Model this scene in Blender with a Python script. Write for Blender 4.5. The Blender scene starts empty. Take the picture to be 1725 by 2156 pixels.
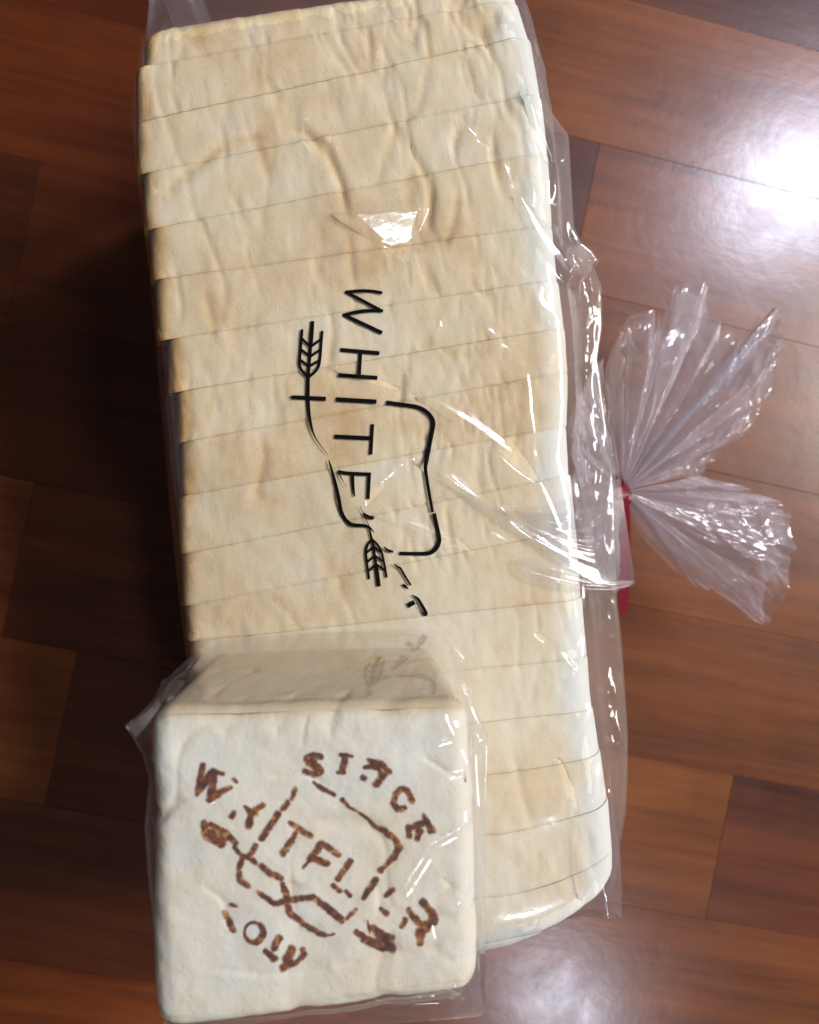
import bpy, bmesh, math
import numpy as np
from mathutils import Vector, Matrix
from mathutils.bvhtree import BVHTree

sc = bpy.context.scene
COL = sc.collection
# ------------------------------------------------------------------ camera, world, lamps, exposure
H = 0.375                                  # camera height above the table (m)
TILT = math.radians(5.0)
FPX, CX, CY = 1725.0, 862.5, 1078.0        # focal length / principal point on a 1725 x 2156 sheet
CAM = np.array([0.0, 0.0, H])
AX = np.array([math.sin(TILT), 0.0, -math.cos(TILT)])
RT = np.array([math.cos(TILT), 0.0, math.sin(TILT)])
UP = np.array([0.0, 1.0, 0.0])
cd = bpy.data.cameras.new('camera'); cam = bpy.data.objects.new('camera', cd); COL.objects.link(cam)
cam.matrix_world = Matrix(((RT[0], UP[0], -AX[0], CAM[0]), (RT[1], UP[1], -AX[1], CAM[1]),
                           (RT[2], UP[2], -AX[2], CAM[2]), (0, 0, 0, 1)))
cd.sensor_fit = 'HORIZONTAL'; cd.sensor_width = 36.0; cd.lens = 36.0
cd.clip_start = 0.005; cd.clip_end = 50
cd.dof.use_dof = True; cd.dof.focus_distance = 0.236; cd.dof.aperture_fstop = 17.0
sc.camera = cam

w = bpy.data.worlds.new('World'); sc.world = w; w.use_nodes = True
bg = w.node_tree.nodes['Background']
bg.inputs[0].default_value = (1.0, 0.88, 0.80, 1); bg.inputs[1].default_value = 0.06

def ray(px, py):
    px = np.asarray(px, float); py = np.asarray(py, float)
    d = AX + ((px - CX) / FPX)[..., None] * RT - ((py - CY) / FPX)[..., None] * UP
    return d / np.linalg.norm(d, axis=-1, keepdims=True)
def at(px, py, z):
    """point of the place at height z (cm) seen along a pixel of the 1725-wide sheet"""
    d = ray(px, py); z = np.asarray(z, float) / 100.0
    t = (z - H) / d[..., 2]
    return CAM + d * t[..., None]
def proj(P):
    q = P - CAM; dep = q @ AX
    return CX + FPX * (q @ RT) / dep, CY - FPX * (q @ UP) / dep

def lamp(name, pos, power, size, color, target=(0.03, -0.02, 0.1)):
    ld = bpy.data.lights.new(name, 'AREA'); ld.shape = 'DISK'; ld.size = size
    ld.energy = power; ld.color = color
    o = bpy.data.objects.new(name, ld); COL.objects.link(o); o.location = pos
    o.rotation_euler = (Vector(target) - Vector(pos)).to_track_quat('-Z', 'Y').to_euler()
    return o
def lamp_at_glare(px, py, h):
    p = at(px, py, 0.0); d = ray(px, py).copy(); d[2] = -d[2]
    return p + d * (h / d[2])
LA = lamp_at_glare(1672, 392, 1.75)
LB = lamp_at_glare(1172, 2105, 1.75)
LC = np.array([1.75, 0.35, 1.62])
lamp('ceiling_lamp', LA, 25.0, 0.27, (0.76, 0.80, 1.0))
lamp('ceiling_lamp', LB, 7.5, 0.18, (0.80, 0.85, 1.0))
lamp('added_side_lamp', LC, 43.0, 0.8, (1.0, 0.965, 0.92))  # added lamp without a seen source, throws the loaf's shadow over the table's left
sc.view_settings.view_transform = 'Standard'; sc.view_settings.look = 'None'
sc.view_settings.exposure = 0.0; sc.view_settings.gamma = 1.0
sc.render.engine = 'CYCLES'
cy = sc.cycles
cy.max_bounces = 10; cy.diffuse_bounces = 4; cy.glossy_bounces = 5; cy.transparent_max_bounces = 40
cy.transmission_bounces = 6; cy.caustics_reflective = False; cy.caustics_refractive = False
cy.use_denoising = True
try: cy.denoiser = 'OPENIMAGEDENOISE'
except Exception: pass
cy.sample_clamp_indirect = 6.0

# ------------------------------------------------------------------ noise and crease helpers
def _h(ix, iy, s):
    n = (ix.astype(np.int64) * 374761393 + iy.astype(np.int64) * 668265263 + s * 1442695041) & 0x7fffffff
    n = ((n ^ (n >> 13)) * 1274126177) & 0x7fffffff
    n = ((n ^ (n >> 16)) * 668265263) & 0x7fffffff
    return ((n >> 7) & 0xffff) / 65535.0
def vnoise(x, y, s=0):
    ix = np.floor(x); iy = np.floor(y); fx = x - ix; fy = y - iy
    fx = fx * fx * fx * (fx * (fx * 6 - 15) + 10); fy = fy * fy * fy * (fy * (fy * 6 - 15) + 10)
    a = _h(ix, iy, s); b = _h(ix + 1, iy, s); c = _h(ix, iy + 1, s); d = _h(ix + 1, iy + 1, s)
    return (a + (b - a) * fx) * (1 - fy) + (c + (d - c) * fx) * fy
def fbm(x, y, s=0, o=4):
    v = 0; a = 0.5; t = 0
    for i in range(o):
        v = v + a * vnoise(x, y, s + i * 17); t += a; a *= 0.5; x = x * 2.03 + 5.1; y = y * 2.03 + 9.7
    return v / t
def ridged(x, y, s=0, o=3):
    v = 0; a = 0.5; t = 0
    for i in range(o):
        n = 1 - np.abs(2 * vnoise(x, y, s + i * 31) - 1); v = v + a * n * n; t += a
        a *= 0.5; x = x * 2.1 + 3.3; y = y * 2.1 + 1.7
    return v / t
def sstep(a, b, x):
    t = np.clip((x - a) / (b - a), 0, 1); return t * t * (3 - 2 * t)
def pdist(px, py, pts):
    """distance to a polyline, signed side of the nearest piece and the place along it (0..1)"""
    best = np.full(px.shape, 1e9); side = np.zeros(px.shape); par = np.zeros(px.shape)
    L = [math.dist(pts[i], pts[i + 1]) for i in range(len(pts) - 1)]; tot = sum(L) or 1; acc = 0
    for i in range(len(pts) - 1):
        (x0, y0), (x1, y1) = pts[i][:2], pts[i + 1][:2]
        dx, dy = x1 - x0, y1 - y0; l2 = dx * dx + dy * dy + 1e-9
        t = np.clip(((px - x0) * dx + (py - y0) * dy) / l2, 0, 1)
        d = np.hypot(px - x0 - t * dx, py - y0 - t * dy)
        m = d < best; best = np.where(m, d, best)
        side = np.where(m, np.sign((px - x0) * dy - (py - y0) * dx), side)
        par = np.where(m, (acc + t * L[i]) / tot, par); acc += L[i]
    return best, side, par
def crease(px, py, pts, A, wd, kind='g'):
    d, s, t = pdist(px, py, pts)
    env = np.clip(np.minimum(t, 1 - t) * 5, 0, 1) ** 0.7
    if kind == 'g': return A * env * np.exp(-(d / wd) ** 2)
    if kind == 'e': return A * env * np.exp(-d / wd)
    if kind == 's': return A * env * np.where(s > 0, np.exp(-d / wd), np.exp(-d / (wd * 0.16)))
    return A * env * np.where(s < 0, np.exp(-d / wd), np.exp(-d / (wd * 0.16)))

# ------------------------------------------------------------------ mesh helpers
def link(name, me, mat=None, parent=None):
    o = bpy.data.objects.new(name, me); COL.objects.link(o)
    if mat and not me.materials: me.materials.append(mat)
    if parent: o.parent = parent
    return o
def thing(name, label, cat, loc=(0, 0, 0), group=None):
    o = bpy.data.objects.new(name, None); COL.objects.link(o); o.location = loc
    o.empty_display_size = 0.02
    o['label'] = label; o['category'] = cat
    if group: o['group'] = group
    return o
def mesh_np(name, V, F, smooth=True):
    me = bpy.data.meshes.new(name)
    V = np.asarray(V, np.float32).reshape(-1, 3)
    me.vertices.add(len(V)); me.vertices.foreach_set('co', V.ravel())
    F = [list(f) for f in F] if not isinstance(F, np.ndarray) else F
    if isinstance(F, np.ndarray):
        n, k = F.shape; me.loops.add(n * k); me.polygons.add(n)
        me.loops.foreach_set('vertex_index', F.ravel().astype(np.int32))
        me.polygons.foreach_set('loop_start', np.arange(0, n * k, k, dtype=np.int32))
        me.polygons.foreach_set('loop_total', np.full(n, k, np.int32))
    else:
        tot = sum(len(f) for f in F); me.loops.add(tot); me.polygons.add(len(F))
        me.loops.foreach_set('vertex_index', np.array([i for f in F for i in f], np.int32))
        ls = np.cumsum([0] + [len(f) for f in F[:-1]]).astype(np.int32)
        me.polygons.foreach_set('loop_start', ls)
        me.polygons.foreach_set('loop_total', np.array([len(f) for f in F], np.int32))
    me.update(calc_edges=True); me.validate()
    me.polygons.foreach_set('use_smooth', np.full(len(me.polygons), smooth))
    return me
def fattr(me, name, vals):
    a = me.attributes.new(name, 'FLOAT', 'POINT'); a.data.foreach_set('value', np.asarray(vals, np.float32).ravel())
def grid_faces(n, m, base=0):
    i, j = np.meshgrid(np.arange(n - 1), np.arange(m - 1), indexing='ij')
    a = (i * m + j + base).ravel()
    return np.stack([a, a + m, a + m + 1, a + 1], 1)

# ------------------------------------------------------------------ materials
class NT:
    def __init__(s, name):
        s.m = bpy.data.materials.new(name); s.m.use_nodes = True; s.t = s.m.node_tree; s.t.nodes.clear()
        s.out = s.n('ShaderNodeOutputMaterial')
    def n(s, t, **k):
        nd = s.t.nodes.new(t)
        for a, b in k.items():
            if a.startswith('_'): setattr(nd, a[1:], b)
            else: nd.inputs[a.replace('__', ' ')].default_value = b
        return nd
    def l(s, a, ao, b, bi): s.t.links.new(a.outputs[ao], b.inputs[bi])
    def math(s, op, a, b=None, c=None, clamp=False):
        nd = s.n('ShaderNodeMath', _operation=op, _use_clamp=clamp)
        for i, v in enumerate((a, b, c)):
            if v is None: continue
            if isinstance(v, (int, float)): nd.inputs[i].default_value = v
            else: s.t.links.new(v, nd.inputs[i])
        return nd.outputs[0]
    def noise(s, vec, scale, detail=4, rough=0.55, dist=0.0):
        nd = s.n('ShaderNodeTexNoise', Scale=scale, Detail=detail, Roughness=rough, Distortion=dist)
        if vec is not None: s.t.links.new(vec, nd.inputs['Vector'])
        return nd.outputs['Fac']
    def ramp(s, fac, stops):
        nd = s.n('ShaderNodeValToRGB'); e = nd.color_ramp.elements
        while len(e) < len(stops): e.new(0.5)
        for q, (p, c) in zip(e, stops): q.position = p; q.color = (*c, 1) if len(c) == 3 else c
        s.t.links.new(fac, nd.inputs[0]); return nd.outputs[0]
    def mixc(s, fac, a, b, mode='MIX'):
        nd = s.n('ShaderNodeMix', _data_type='RGBA', _blend_type=mode)
        for i, v in ((0, fac), (6, a), (7, b)):
            if isinstance(v, (int, float)): nd.inputs[i].default_value = v
            elif isinstance(v, tuple): nd.inputs[i].default_value = (*v, 1)
            else: s.t.links.new(v, nd.inputs[i])
        return nd.outputs[2]

def bread_material():
    g = NT('bread_crust')
    tc = g.n('ShaderNodeTexCoord').outputs['Object']
    at_ = g.n('ShaderNodeAttribute', _attribute_name='tone').outputs['Fac']
    n1 = g.noise(tc, 42, 5, 0.6, 0.6); n2 = g.noise(tc, 210, 4, 0.65); n3 = g.noise(tc, 900, 2, 0.6)
    v = g.n('ShaderNodeTexVoronoi', Scale=620.0, _feature='F1'); g.t.links.new(tc, v.inputs['Vector'])
    pore = g.math('SUBTRACT', 1.0, g.math('MULTIPLY', v.outputs['Distance'], 3.2, clamp=True), clamp=True)
    pm = g.math('MULTIPLY', pore, g.math('GREATER_THAN', g.noise(tc, 330, 2), 0.56))
    t = g.math('ADD', at_, g.math('MULTIPLY', g.math('SUBTRACT', n1, 0.5), 0.30))
    t = g.math('ADD', t, g.math('MULTIPLY', g.math('SUBTRACT', n2, 0.5), 0.24))
    t = g.math('ADD', t, g.math('MULTIPLY', g.math('SUBTRACT', n3, 0.5), 0.06))
    t = g.math('ADD', t, g.math('MULTIPLY', pm, 0.08), clamp=True)
    c = g.ramp(t, [(0.0, (0.80, 0.79, 0.69)), (0.22, (0.80, 0.72, 0.53)), (0.45, (0.76, 0.61, 0.37)),
                   (0.70, (0.59, 0.39, 0.17)), (1.0, (0.30, 0.14, 0.045))])
    p = g.n('ShaderNodeBsdfPrincipled', Roughness=0.85)
    p.inputs['Specular IOR Level'].default_value = 0.2
    p.inputs['Subsurface Weight'].default_value = 0.25
    p.inputs['Subsurface Radius'].default_value = (1.0, 0.6, 0.3); p.inputs['Subsurface Scale'].default_value = 0.002
    g.t.links.new(c, p.inputs['Base Color'])
    mpf = g.n('ShaderNodeMapping'); mpf.inputs['Scale'].default_value = (520.0, 230.0, 400.0); g.t.links.new(tc, mpf.inputs[0])
    n4 = g.noise(mpf.outputs[0], 1.0, 3, 0.6, 0.5)
    hgt = g.math('ADD', g.math('MULTIPLY', n2, 0.5), g.math('ADD', g.math('MULTIPLY', n3, 0.3), g.math('MULTIPLY', n4, 0.22)))
    hgt = g.math('SUBTRACT', hgt, g.math('MULTIPLY', pm, 0.28))
    b = g.n('ShaderNodeBump', Strength=0.33, Distance=0.001); g.t.links.new(hgt, b.inputs['Height'])
    g.l(b, 0, p, 'Normal'); g.l(p, 0, g.out, 0)
    return g.m

def film_material(name='clear_film', haze=0.05, tint=(0.93, 0.90, 1.0), wide=0.42, bump=0.10):
    g = NT(name)
    ge = g.n('ShaderNodeNewGeometry'); dt = g.n('ShaderNodeVectorMath', _operation='DOT_PRODUCT')
    g.l(ge, 'Normal', dt, 0); g.l(ge, 'Incoming', dt, 1)
    cs = g.math('ABSOLUTE', dt.outputs['Value'])
    f2 = g.math('ADD', 0.065, g.math('MULTIPLY', g.math('POWER', g.math('SUBTRACT', 1.0, cs, clamp=True), 5.0), 0.9), clamp=True)
    tr = g.n('ShaderNodeBsdfTransparent', Color=(0.985, 0.985, 0.99, 1))
    gl = g.n('ShaderNodeBsdfGlossy', Roughness=0.05, Color=(1, 1, 1, 1)); gw = g.n('ShaderNodeBsdfGlossy', Roughness=0.2, Color=(1, 1, 1, 1))
    gm = g.n('ShaderNodeMixShader', Fac=wide); g.l(gl, 0, gm, 1); g.l(gw, 0, gm, 2)
    tc = g.n('ShaderNodeTexCoord').outputs['Object']
    bn = g.n('ShaderNodeBump', Strength=bump, Distance=0.0008)
    g.t.links.new(g.noise(tc, 160, 3, 0.5, 0.8), bn.inputs['Height']); g.l(bn, 0, gl, 'Normal'); g.l(bn, 0, gw, 'Normal')
    df = g.n('ShaderNodeBsdfDiffuse', Color=(*tint, 1)); tl = g.n('ShaderNodeBsdfTranslucent', Color=(*tint, 1))
    hz = g.n('ShaderNodeMixShader', Fac=0.5); g.l(df, 0, hz, 1); g.l(tl, 0, hz, 2)
    lw = g.n('ShaderNodeLayerWeight', Blend=0.35)
    hf = g.math('MULTIPLY_ADD', g.math('POWER', lw.outputs['Facing'], 1.5), haze * 1.6, haze)
    m1 = g.n('ShaderNodeMixShader'); g.t.links.new(hf, m1.inputs[0]); g.l(tr, 0, m1, 1); g.l(hz, 0, m1, 2)
    m2 = g.n('ShaderNodeMixShader'); g.t.links.new(f2, m2.inputs[0]); g.l(m1, 0, m2, 1); g.l(gm, 0, m2, 2)
    g.l(m2, 0, g.out, 0)
    return g.m

def wood_material():
    g = NT('varnished_wood')
    tc = g.n('ShaderNodeTexCoord').outputs['Object']
    tint = g.n('ShaderNodeAttribute', _attribute_type='OBJECT', _attribute_name='tint').outputs['Color']
    mp = g.n('ShaderNodeMapping'); mp.inputs['Scale'].default_value = (3.0, 34.0, 20.0); g.t.links.new(tc, mp.inputs[0])
    mp2 = g.n('ShaderNodeMapping'); mp2.inputs['Scale'].default_value = (9.0, 190.0, 60.0); g.t.links.new(tc, mp2.inputs[0])
    a = g.noise(mp.outputs[0], 1.0, 5, 0.6, 0.9); b = g.noise(mp2.outputs[0], 1.0, 4, 0.6, 0.4)
    cl = g.noise(tc, 14, 3, 0.5)
    f = g.math('ADD', g.math('MULTIPLY', a, 0.62), g.math('MULTIPLY', b, 0.38))
    c = g.ramp(f, [(0.28, (0.40, 0.30, 0.26)), (0.46, (0.84, 0.77, 0.70)), (0.57, (1.1, 1.07, 1.0)), (0.72, (1.4, 1.45, 1.4))])
    c2 = g.mixc(1.0, tint, c, 'MULTIPLY')
    c3 = g.mixc(0.5, c2, g.ramp(cl, [(0.3, (0.6, 0.55, 0.5)), (0.7, (1.3, 1.3, 1.3))]), 'MULTIPLY')
    p = g.n('ShaderNodeBsdfPrincipled'); g.t.links.new(c3, p.inputs['Base Color'])
    p.inputs['Specular IOR Level'].default_value = 0.26
    sm = g.noise(tc, 38, 6, 0.7, 1.2); sm2 = g.noise(tc, 140, 4, 0.6)
    r = g.math('ADD', 0.36, g.math('MULTIPLY', sm, 0.22)); g.t.links.new(r, p.inputs['Roughness'])
    p.inputs['Coat Weight'].default_value = 0.7
    g.t.links.new(g.math('ADD', 0.13, g.math('MULTIPLY', sm, 0.17)), p.inputs['Coat Roughness'])
    hb = g.math('ADD', g.math('MULTIPLY', sm, 0.5), g.math('ADD', g.math('MULTIPLY', sm2, 0.3), g.math('MULTIPLY', b, 0.15)))
    bp = g.n('ShaderNodeBump', Strength=0.12, Distance=0.001); g.t.links.new(hb, bp.inputs['Height'])
    g.l(bp, 0, p, 'Normal'); g.l(bp, 0, p, 'Coat Normal'); g.l(p, 0, g.out, 0)
    return g.m

def plain_material(name, col, rough=0.5, spec=0.5):
    g = NT(name); p = g.n('ShaderNodeBsdfPrincipled', Roughness=rough); p.inputs['Specular IOR Level'].default_value = spec
    tc = g.n('ShaderNodeTexCoord').outputs['Object']
    c = g.mixc(g.noise(tc, 300, 3), tuple(x * 0.85 for x in col), tuple(min(1, x * 1.1) for x in col))
    g.t.links.new(c, p.inputs['Base Color']); g.l(p, 0, g.out, 0); return g.m

def burn_material():
    g = NT('burned_bread')
    tc = g.n('ShaderNodeTexCoord').outputs['Object']
    b = g.n('ShaderNodeAttribute', _attribute_name='burn').outputs['Fac']
    n1 = g.noise(tc, 640, 4, 0.65); n2 = g.noise(tc, 1700, 3, 0.6); n3 = g.noise(tc, 150, 2)
    e = g.math('ADD', b, g.math('ADD', g.math('MULTIPLY', g.math('SUBTRACT', n1, 0.5), 1.3),
                                g.math('MULTIPLY', g.math('SUBTRACT', n2, 0.5), 0.5)))
    al = g.math('MULTIPLY', g.math('SUBTRACT', e, 0.22), 1.7, clamp=True)
    t = g.math('ADD', g.math('MULTIPLY', e, 0.43), g.math('ADD', g.math('MULTIPLY', g.math('SUBTRACT', n3, 0.5), 0.7), g.math('MULTIPLY', g.math('SUBTRACT', n1, 0.44), 1.9)), clamp=True)
    c = g.ramp(t, [(0.0, (0.66, 0.46, 0.20)), (0.14, (0.55, 0.28, 0.07)), (0.32, (0.33, 0.11, 0.02)), (0.5, (0.16, 0.045, 0.014)), (0.9, (0.065, 0.02, 0.012))])
    p = g.n('ShaderNodeBsdfPrincipled', Roughness=0.8); g.t.links.new(c, p.inputs['Base Color'])
    p.inputs['Specular IOR Level'].default_value = 0.2
    bp = g.n('ShaderNodeBump', Strength=0.5, Distance=0.0008); g.t.links.new(n1, bp.inputs['Height']); g.l(bp, 0, p, 'Normal')
    tr = g.n('ShaderNodeBsdfTransparent'); m = g.n('ShaderNodeMixShader'); g.t.links.new(al, m.inputs[0])
    g.l(tr, 0, m, 1); g.l(p, 0, m, 2); g.l(m, 0, g.out, 0); return g.m

M_BREAD = bread_material(); M_FILM = film_material(); M_WOOD = wood_material()
M_TAUT = film_material('clear_film_taut', 0.045, wide=0.2, bump=0.02)
M_TAIL = film_material('clear_film_gathered', 0.18, wide=0.6)
M_INK = plain_material('black_ink', (0.005, 0.005, 0.005), 0.6, 0.04)
M_RED = plain_material('red_plastic', (0.17, 0.005, 0.016), 0.45)
M_BLUE = plain_material('dark_blue_ink', (0.02, 0.02, 0.12), 0.4)
M_BURN = burn_material(); M_DARK = plain_material('dark_joint', (0.02, 0.009, 0.005), 0.7)

# ------------------------------------------------------------------ table
table = thing('wooden_table', 'glossy dark reddish brown tabletop of jointed wooden staves lying under the bread', 'table')
pA = at(862, 1078, 0.0); pB = at(1062, 1078 + 42, 0.0)
ang = math.atan2(pB[1] - pA[1], pB[0] - pA[0])
ex = np.array([math.cos(ang), math.sin(ang), 0]); ey = np.array([-math.sin(ang), math.cos(ang), 0])
def row_coord(px, py):
    p = at(px, py, 0.0); return p @ ex, p @ ey
bm = bmesh.new(); bmesh.ops.create_cube(bm, size=1.0)
bmesh.ops.scale(bm, vec=(2.2, 1.6, 0.03), verts=bm.verts); bmesh.ops.translate(bm, vec=(0.05, 0, -0.0185), verts=bm.verts)
bmesh.ops.bevel(bm, geom=bm.edges[:], offset=0.003, segments=2, affect='EDGES')
me = bpy.data.meshes.new('table_core'); bm.to_mesh(me); bm.free()
o = link('table_core', me, M_DARK, table); o.rotation_euler = (0, 0, ang)
row_y0 = row_coord(0, 1000)[1]; ROW = abs(row_coord(0, 1340)[1] - row_y0)
TONES = dict(dark=(0.115, 0.024, 0.0042), deep=(0.090, 0.019, 0.0038), red=(0.17, 0.042, 0.009), mid=(0.180, 0.051, 0.0095),
             warm=(0.195, 0.058, 0.0105), gold=(0.25, 0.105, 0.028), orange=(0.19, 0.052, 0.010), wine=(0.095, 0.024, 0.0075))  # dark and deep: darker wood, with shade left of the loaf painted in
# each row: joint places given where the photo shows them (sheet px of the joint, at the row's middle), tones left to right, the left ones darkened for the shade there
rows = {
 9: [(-400, 'dark'), (800, 'mid')],
 8: [(-400, 'dark'), (1300, 'mid')],
 7: [(-400, 'dark'), (500, 'warm')],
 6: [(-400, 'dark'), (1100, 'wine')],
 5: [(-400, 'dark'), (900, 'wine')],
 4: [(-400, 'dark'), (860, 'warm')],
 3: [(-500, 'dark'), (560, 'wine'), (1232, 'mid')],
 2: [(-600, 'deep'), (54, 'dark'), (700, 'mid')],
 1: [(-600, 'dark'), (760, 'mid')],
 0: [(-600, 'red'), (38, 'dark'), (720, 'mid')],
 -1: [(-500, 'orange'), (128, 'deep'), (700, 'warm'), (1516, 'wine')],
 -2: [(-700, 'wine'), (640, 'mid')],
 -3: [(-500, 'red'), (700, 'mid'), (2300, 'red')],
 -4: [(-500, 'mid'), (500, 'warm')],
 -5: [(-500, 'red'), (1200, 'mid')],
 -6: [(-500, 'mid'), (800, 'wine')],
 -7: [(-500, 'dark'), (300, 'warm')]}
rng = np.random.default_rng(7)
for r, js in rows.items():
    y1 = row_y0 + (r + 1) * ROW - ROW; y0_ = y1 - ROW
    ym = (y1 + y0_) / 2
    def jx(px):
        # along-row coordinate where the row's middle line passes sheet column px
        lo, hi = -3.0, 3.0
        for _ in range(60):
            m_ = (lo + hi) / 2; P = (ex * m_ + ey * ym)[None]
            q = proj(P)[0][0]
            if q < px: lo = m_
            else: hi = m_
        return lo
    xs = [-0.75] + [jx(j[0]) for j in js[1:]]; xs.append(max(xs[-1] + 0.3, 0.95))
    for k, (jp, tone) in enumerate(js):
        xa, xb = xs[k] + 0.00004, xs[k + 1] - 0.00004
        if xb - xa < 0.01: continue
        bm = bmesh.new(); bmesh.ops.create_cube(bm, size=1.0)
        bmesh.ops.scale(bm, vec=(xb - xa, ROW - 0.00008, 0.003), verts=bm.verts)
        bmesh.ops.bevel(bm, geom=[e for e in bm.edges], offset=0.00012, segments=1, affect='EDGES')
        off = rng.uniform(-3, 3, 3); bmesh.ops.translate(bm, vec=off, verts=bm.verts)   # own stretch of grain
        me = bpy.data.meshes.new('plank'); bm.to_mesh(me); bm.free()
        o = link('plank', me, M_WOOD, table)
        c = ex * (xa + xb) / 2 + ey * ym
        R = Matrix.Rotation(ang, 3, 'Z'); t = R @ Vector(off)
        o.location = (c[0] - t.x, c[1] - t.y, -0.0015 - t.z + rng.uniform(-0.00008, 0.00008)); o.rotation_euler = (0, 0, ang)
        v = rng.uniform(0.9, 1.1); o['tint'] = [float(x * v) for x in TONES[tone]]

# ------------------------------------------------------------------ sliced loaf
ZT = 12.5
bl_y = [40, 130, 242, 355, 475, 585, 715, 829, 937, 1051, 1174, 1285, 1357, 1470, 1590, 1705, 1832, 1962, 2122]   # seams at x = 350
br_y = [-80, -15, 65, 193, 318, 475, 590, 695, 790, 905, 1010, 1128, 1270, 1395, 1507, 1617, 1745, 1876, 2012]     # seams at x = 1150
sl_l = [298, 281, 281, 297, 311, 323, 349, 367, 376, 372, 378, 386, 396, 398, 402, 406, 410, 440]
sl_r = [1085, 1112, 1140, 1160, 1170, 1178, 1196, 1206, 1210, 1200, 1224, 1228, 1246, 1252, 1268, 1284, 1302, 1304]
bread_folds = [([(316, 442), (380, 375), (470, 310), (545, 285), (582, 262)], 0.17, 11, .26),
               ([(583, 256), (640, 275), (690, 320), (720, 390), (726, 430), (738, 470)], 0.24, 11, .20),
               ([(735, 480), (742, 560), (748, 610)], 0.08, 9, .1),
               ([(775, 50), (782, 140)], 0.12, 8, .12), ([(865, 10), (858, 62)], 0.14, 8, .2), ([(893, 35), (906, 130)], 0.14, 8, .2),
               ([(840, 240), (806, 345), (790, 400)], 0.10, 11, .14), ([(905, 130), (880, 230), (840, 270)], 0.10, 9, .12),
               ([(905, 350), (912, 420), (896, 500)], 0.14, 9, .14), ([(965, 400), (958, 460), (935, 520)], 0.12, 10, .12),
               ([(760, 600), (742, 660), (770, 720)], 0.08, 9, .1), ([(690, 640), (702, 700), (690, 780)], 0.10, 10, .15),
               ([(545, 900), (560, 960), (540, 1040), (600, 1060)], 0.10, 14, .2), ([(690, 1030), (740, 1100), (700, 1160)], 0.10, 12, .16),
               ([(940, 1060), (945, 1120), (960, 1180)], 0.10, 9, .14), ([(560, 1250), (600, 1280), (640, 1335)], 0.08, 9, .14),
               ([(430, 600), (450, 690), (440, 720)], 0.10, 14, .12), ([(850, 760), (842, 880), (852, 930)], 0.08, 9, .1),
               ([(1090, 880), (1085, 960)], 0.06, 9, .08), ([(1020, 690), (1010, 760)], 0.06, 9, .08),
               ([(1078, 1560), (1100, 1680), (1130, 1760)], 0.08, 14, .05), ([(1060, 1800), (1110, 1830), (1150, 1790)], 0.1, 12, .08)]
loaf = thing('sliced_loaf', 'long loaf of soft white sandwich bread cut into slices inside the clear tied bag', 'bread loaf', tuple(at(800, 900, 0.0)))
loaf_loc = np.array(loaf.location)
def round_rect(W, Hh, R, n_top, n_side):
    pts = []
    x0, x1, z1 = 0, W, Hh
    Q = 0.4
    pts += [(x0, z) for z in np.linspace(0.3, Hh - Q, n_side)[:-1]]
    pts += [(x0 + Q - Q * math.cos(a), Hh - Q + Q * math.sin(a)) for a in np.linspace(0, math.pi / 2, 8)[:-1]]
    pts += [(x, Hh) for x in np.linspace(x0 + Q, x1 - R, n_top)[:-1]]
    pts += [(x1 - R + R * math.sin(a), Hh - R + R * math.cos(a)) for a in np.linspace(0, math.pi / 2, 10)[:-1]]
    pts += [(x1, z) for z in np.linspace(Hh - R, 0.3, n_side)]
    pts += [(x1 - 0.4, 0.0), (x0 + 0.4, 0.0)]
    return np.array(pts)
NS = len(sl_l); SV, SF, sb = [], [], 0
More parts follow.
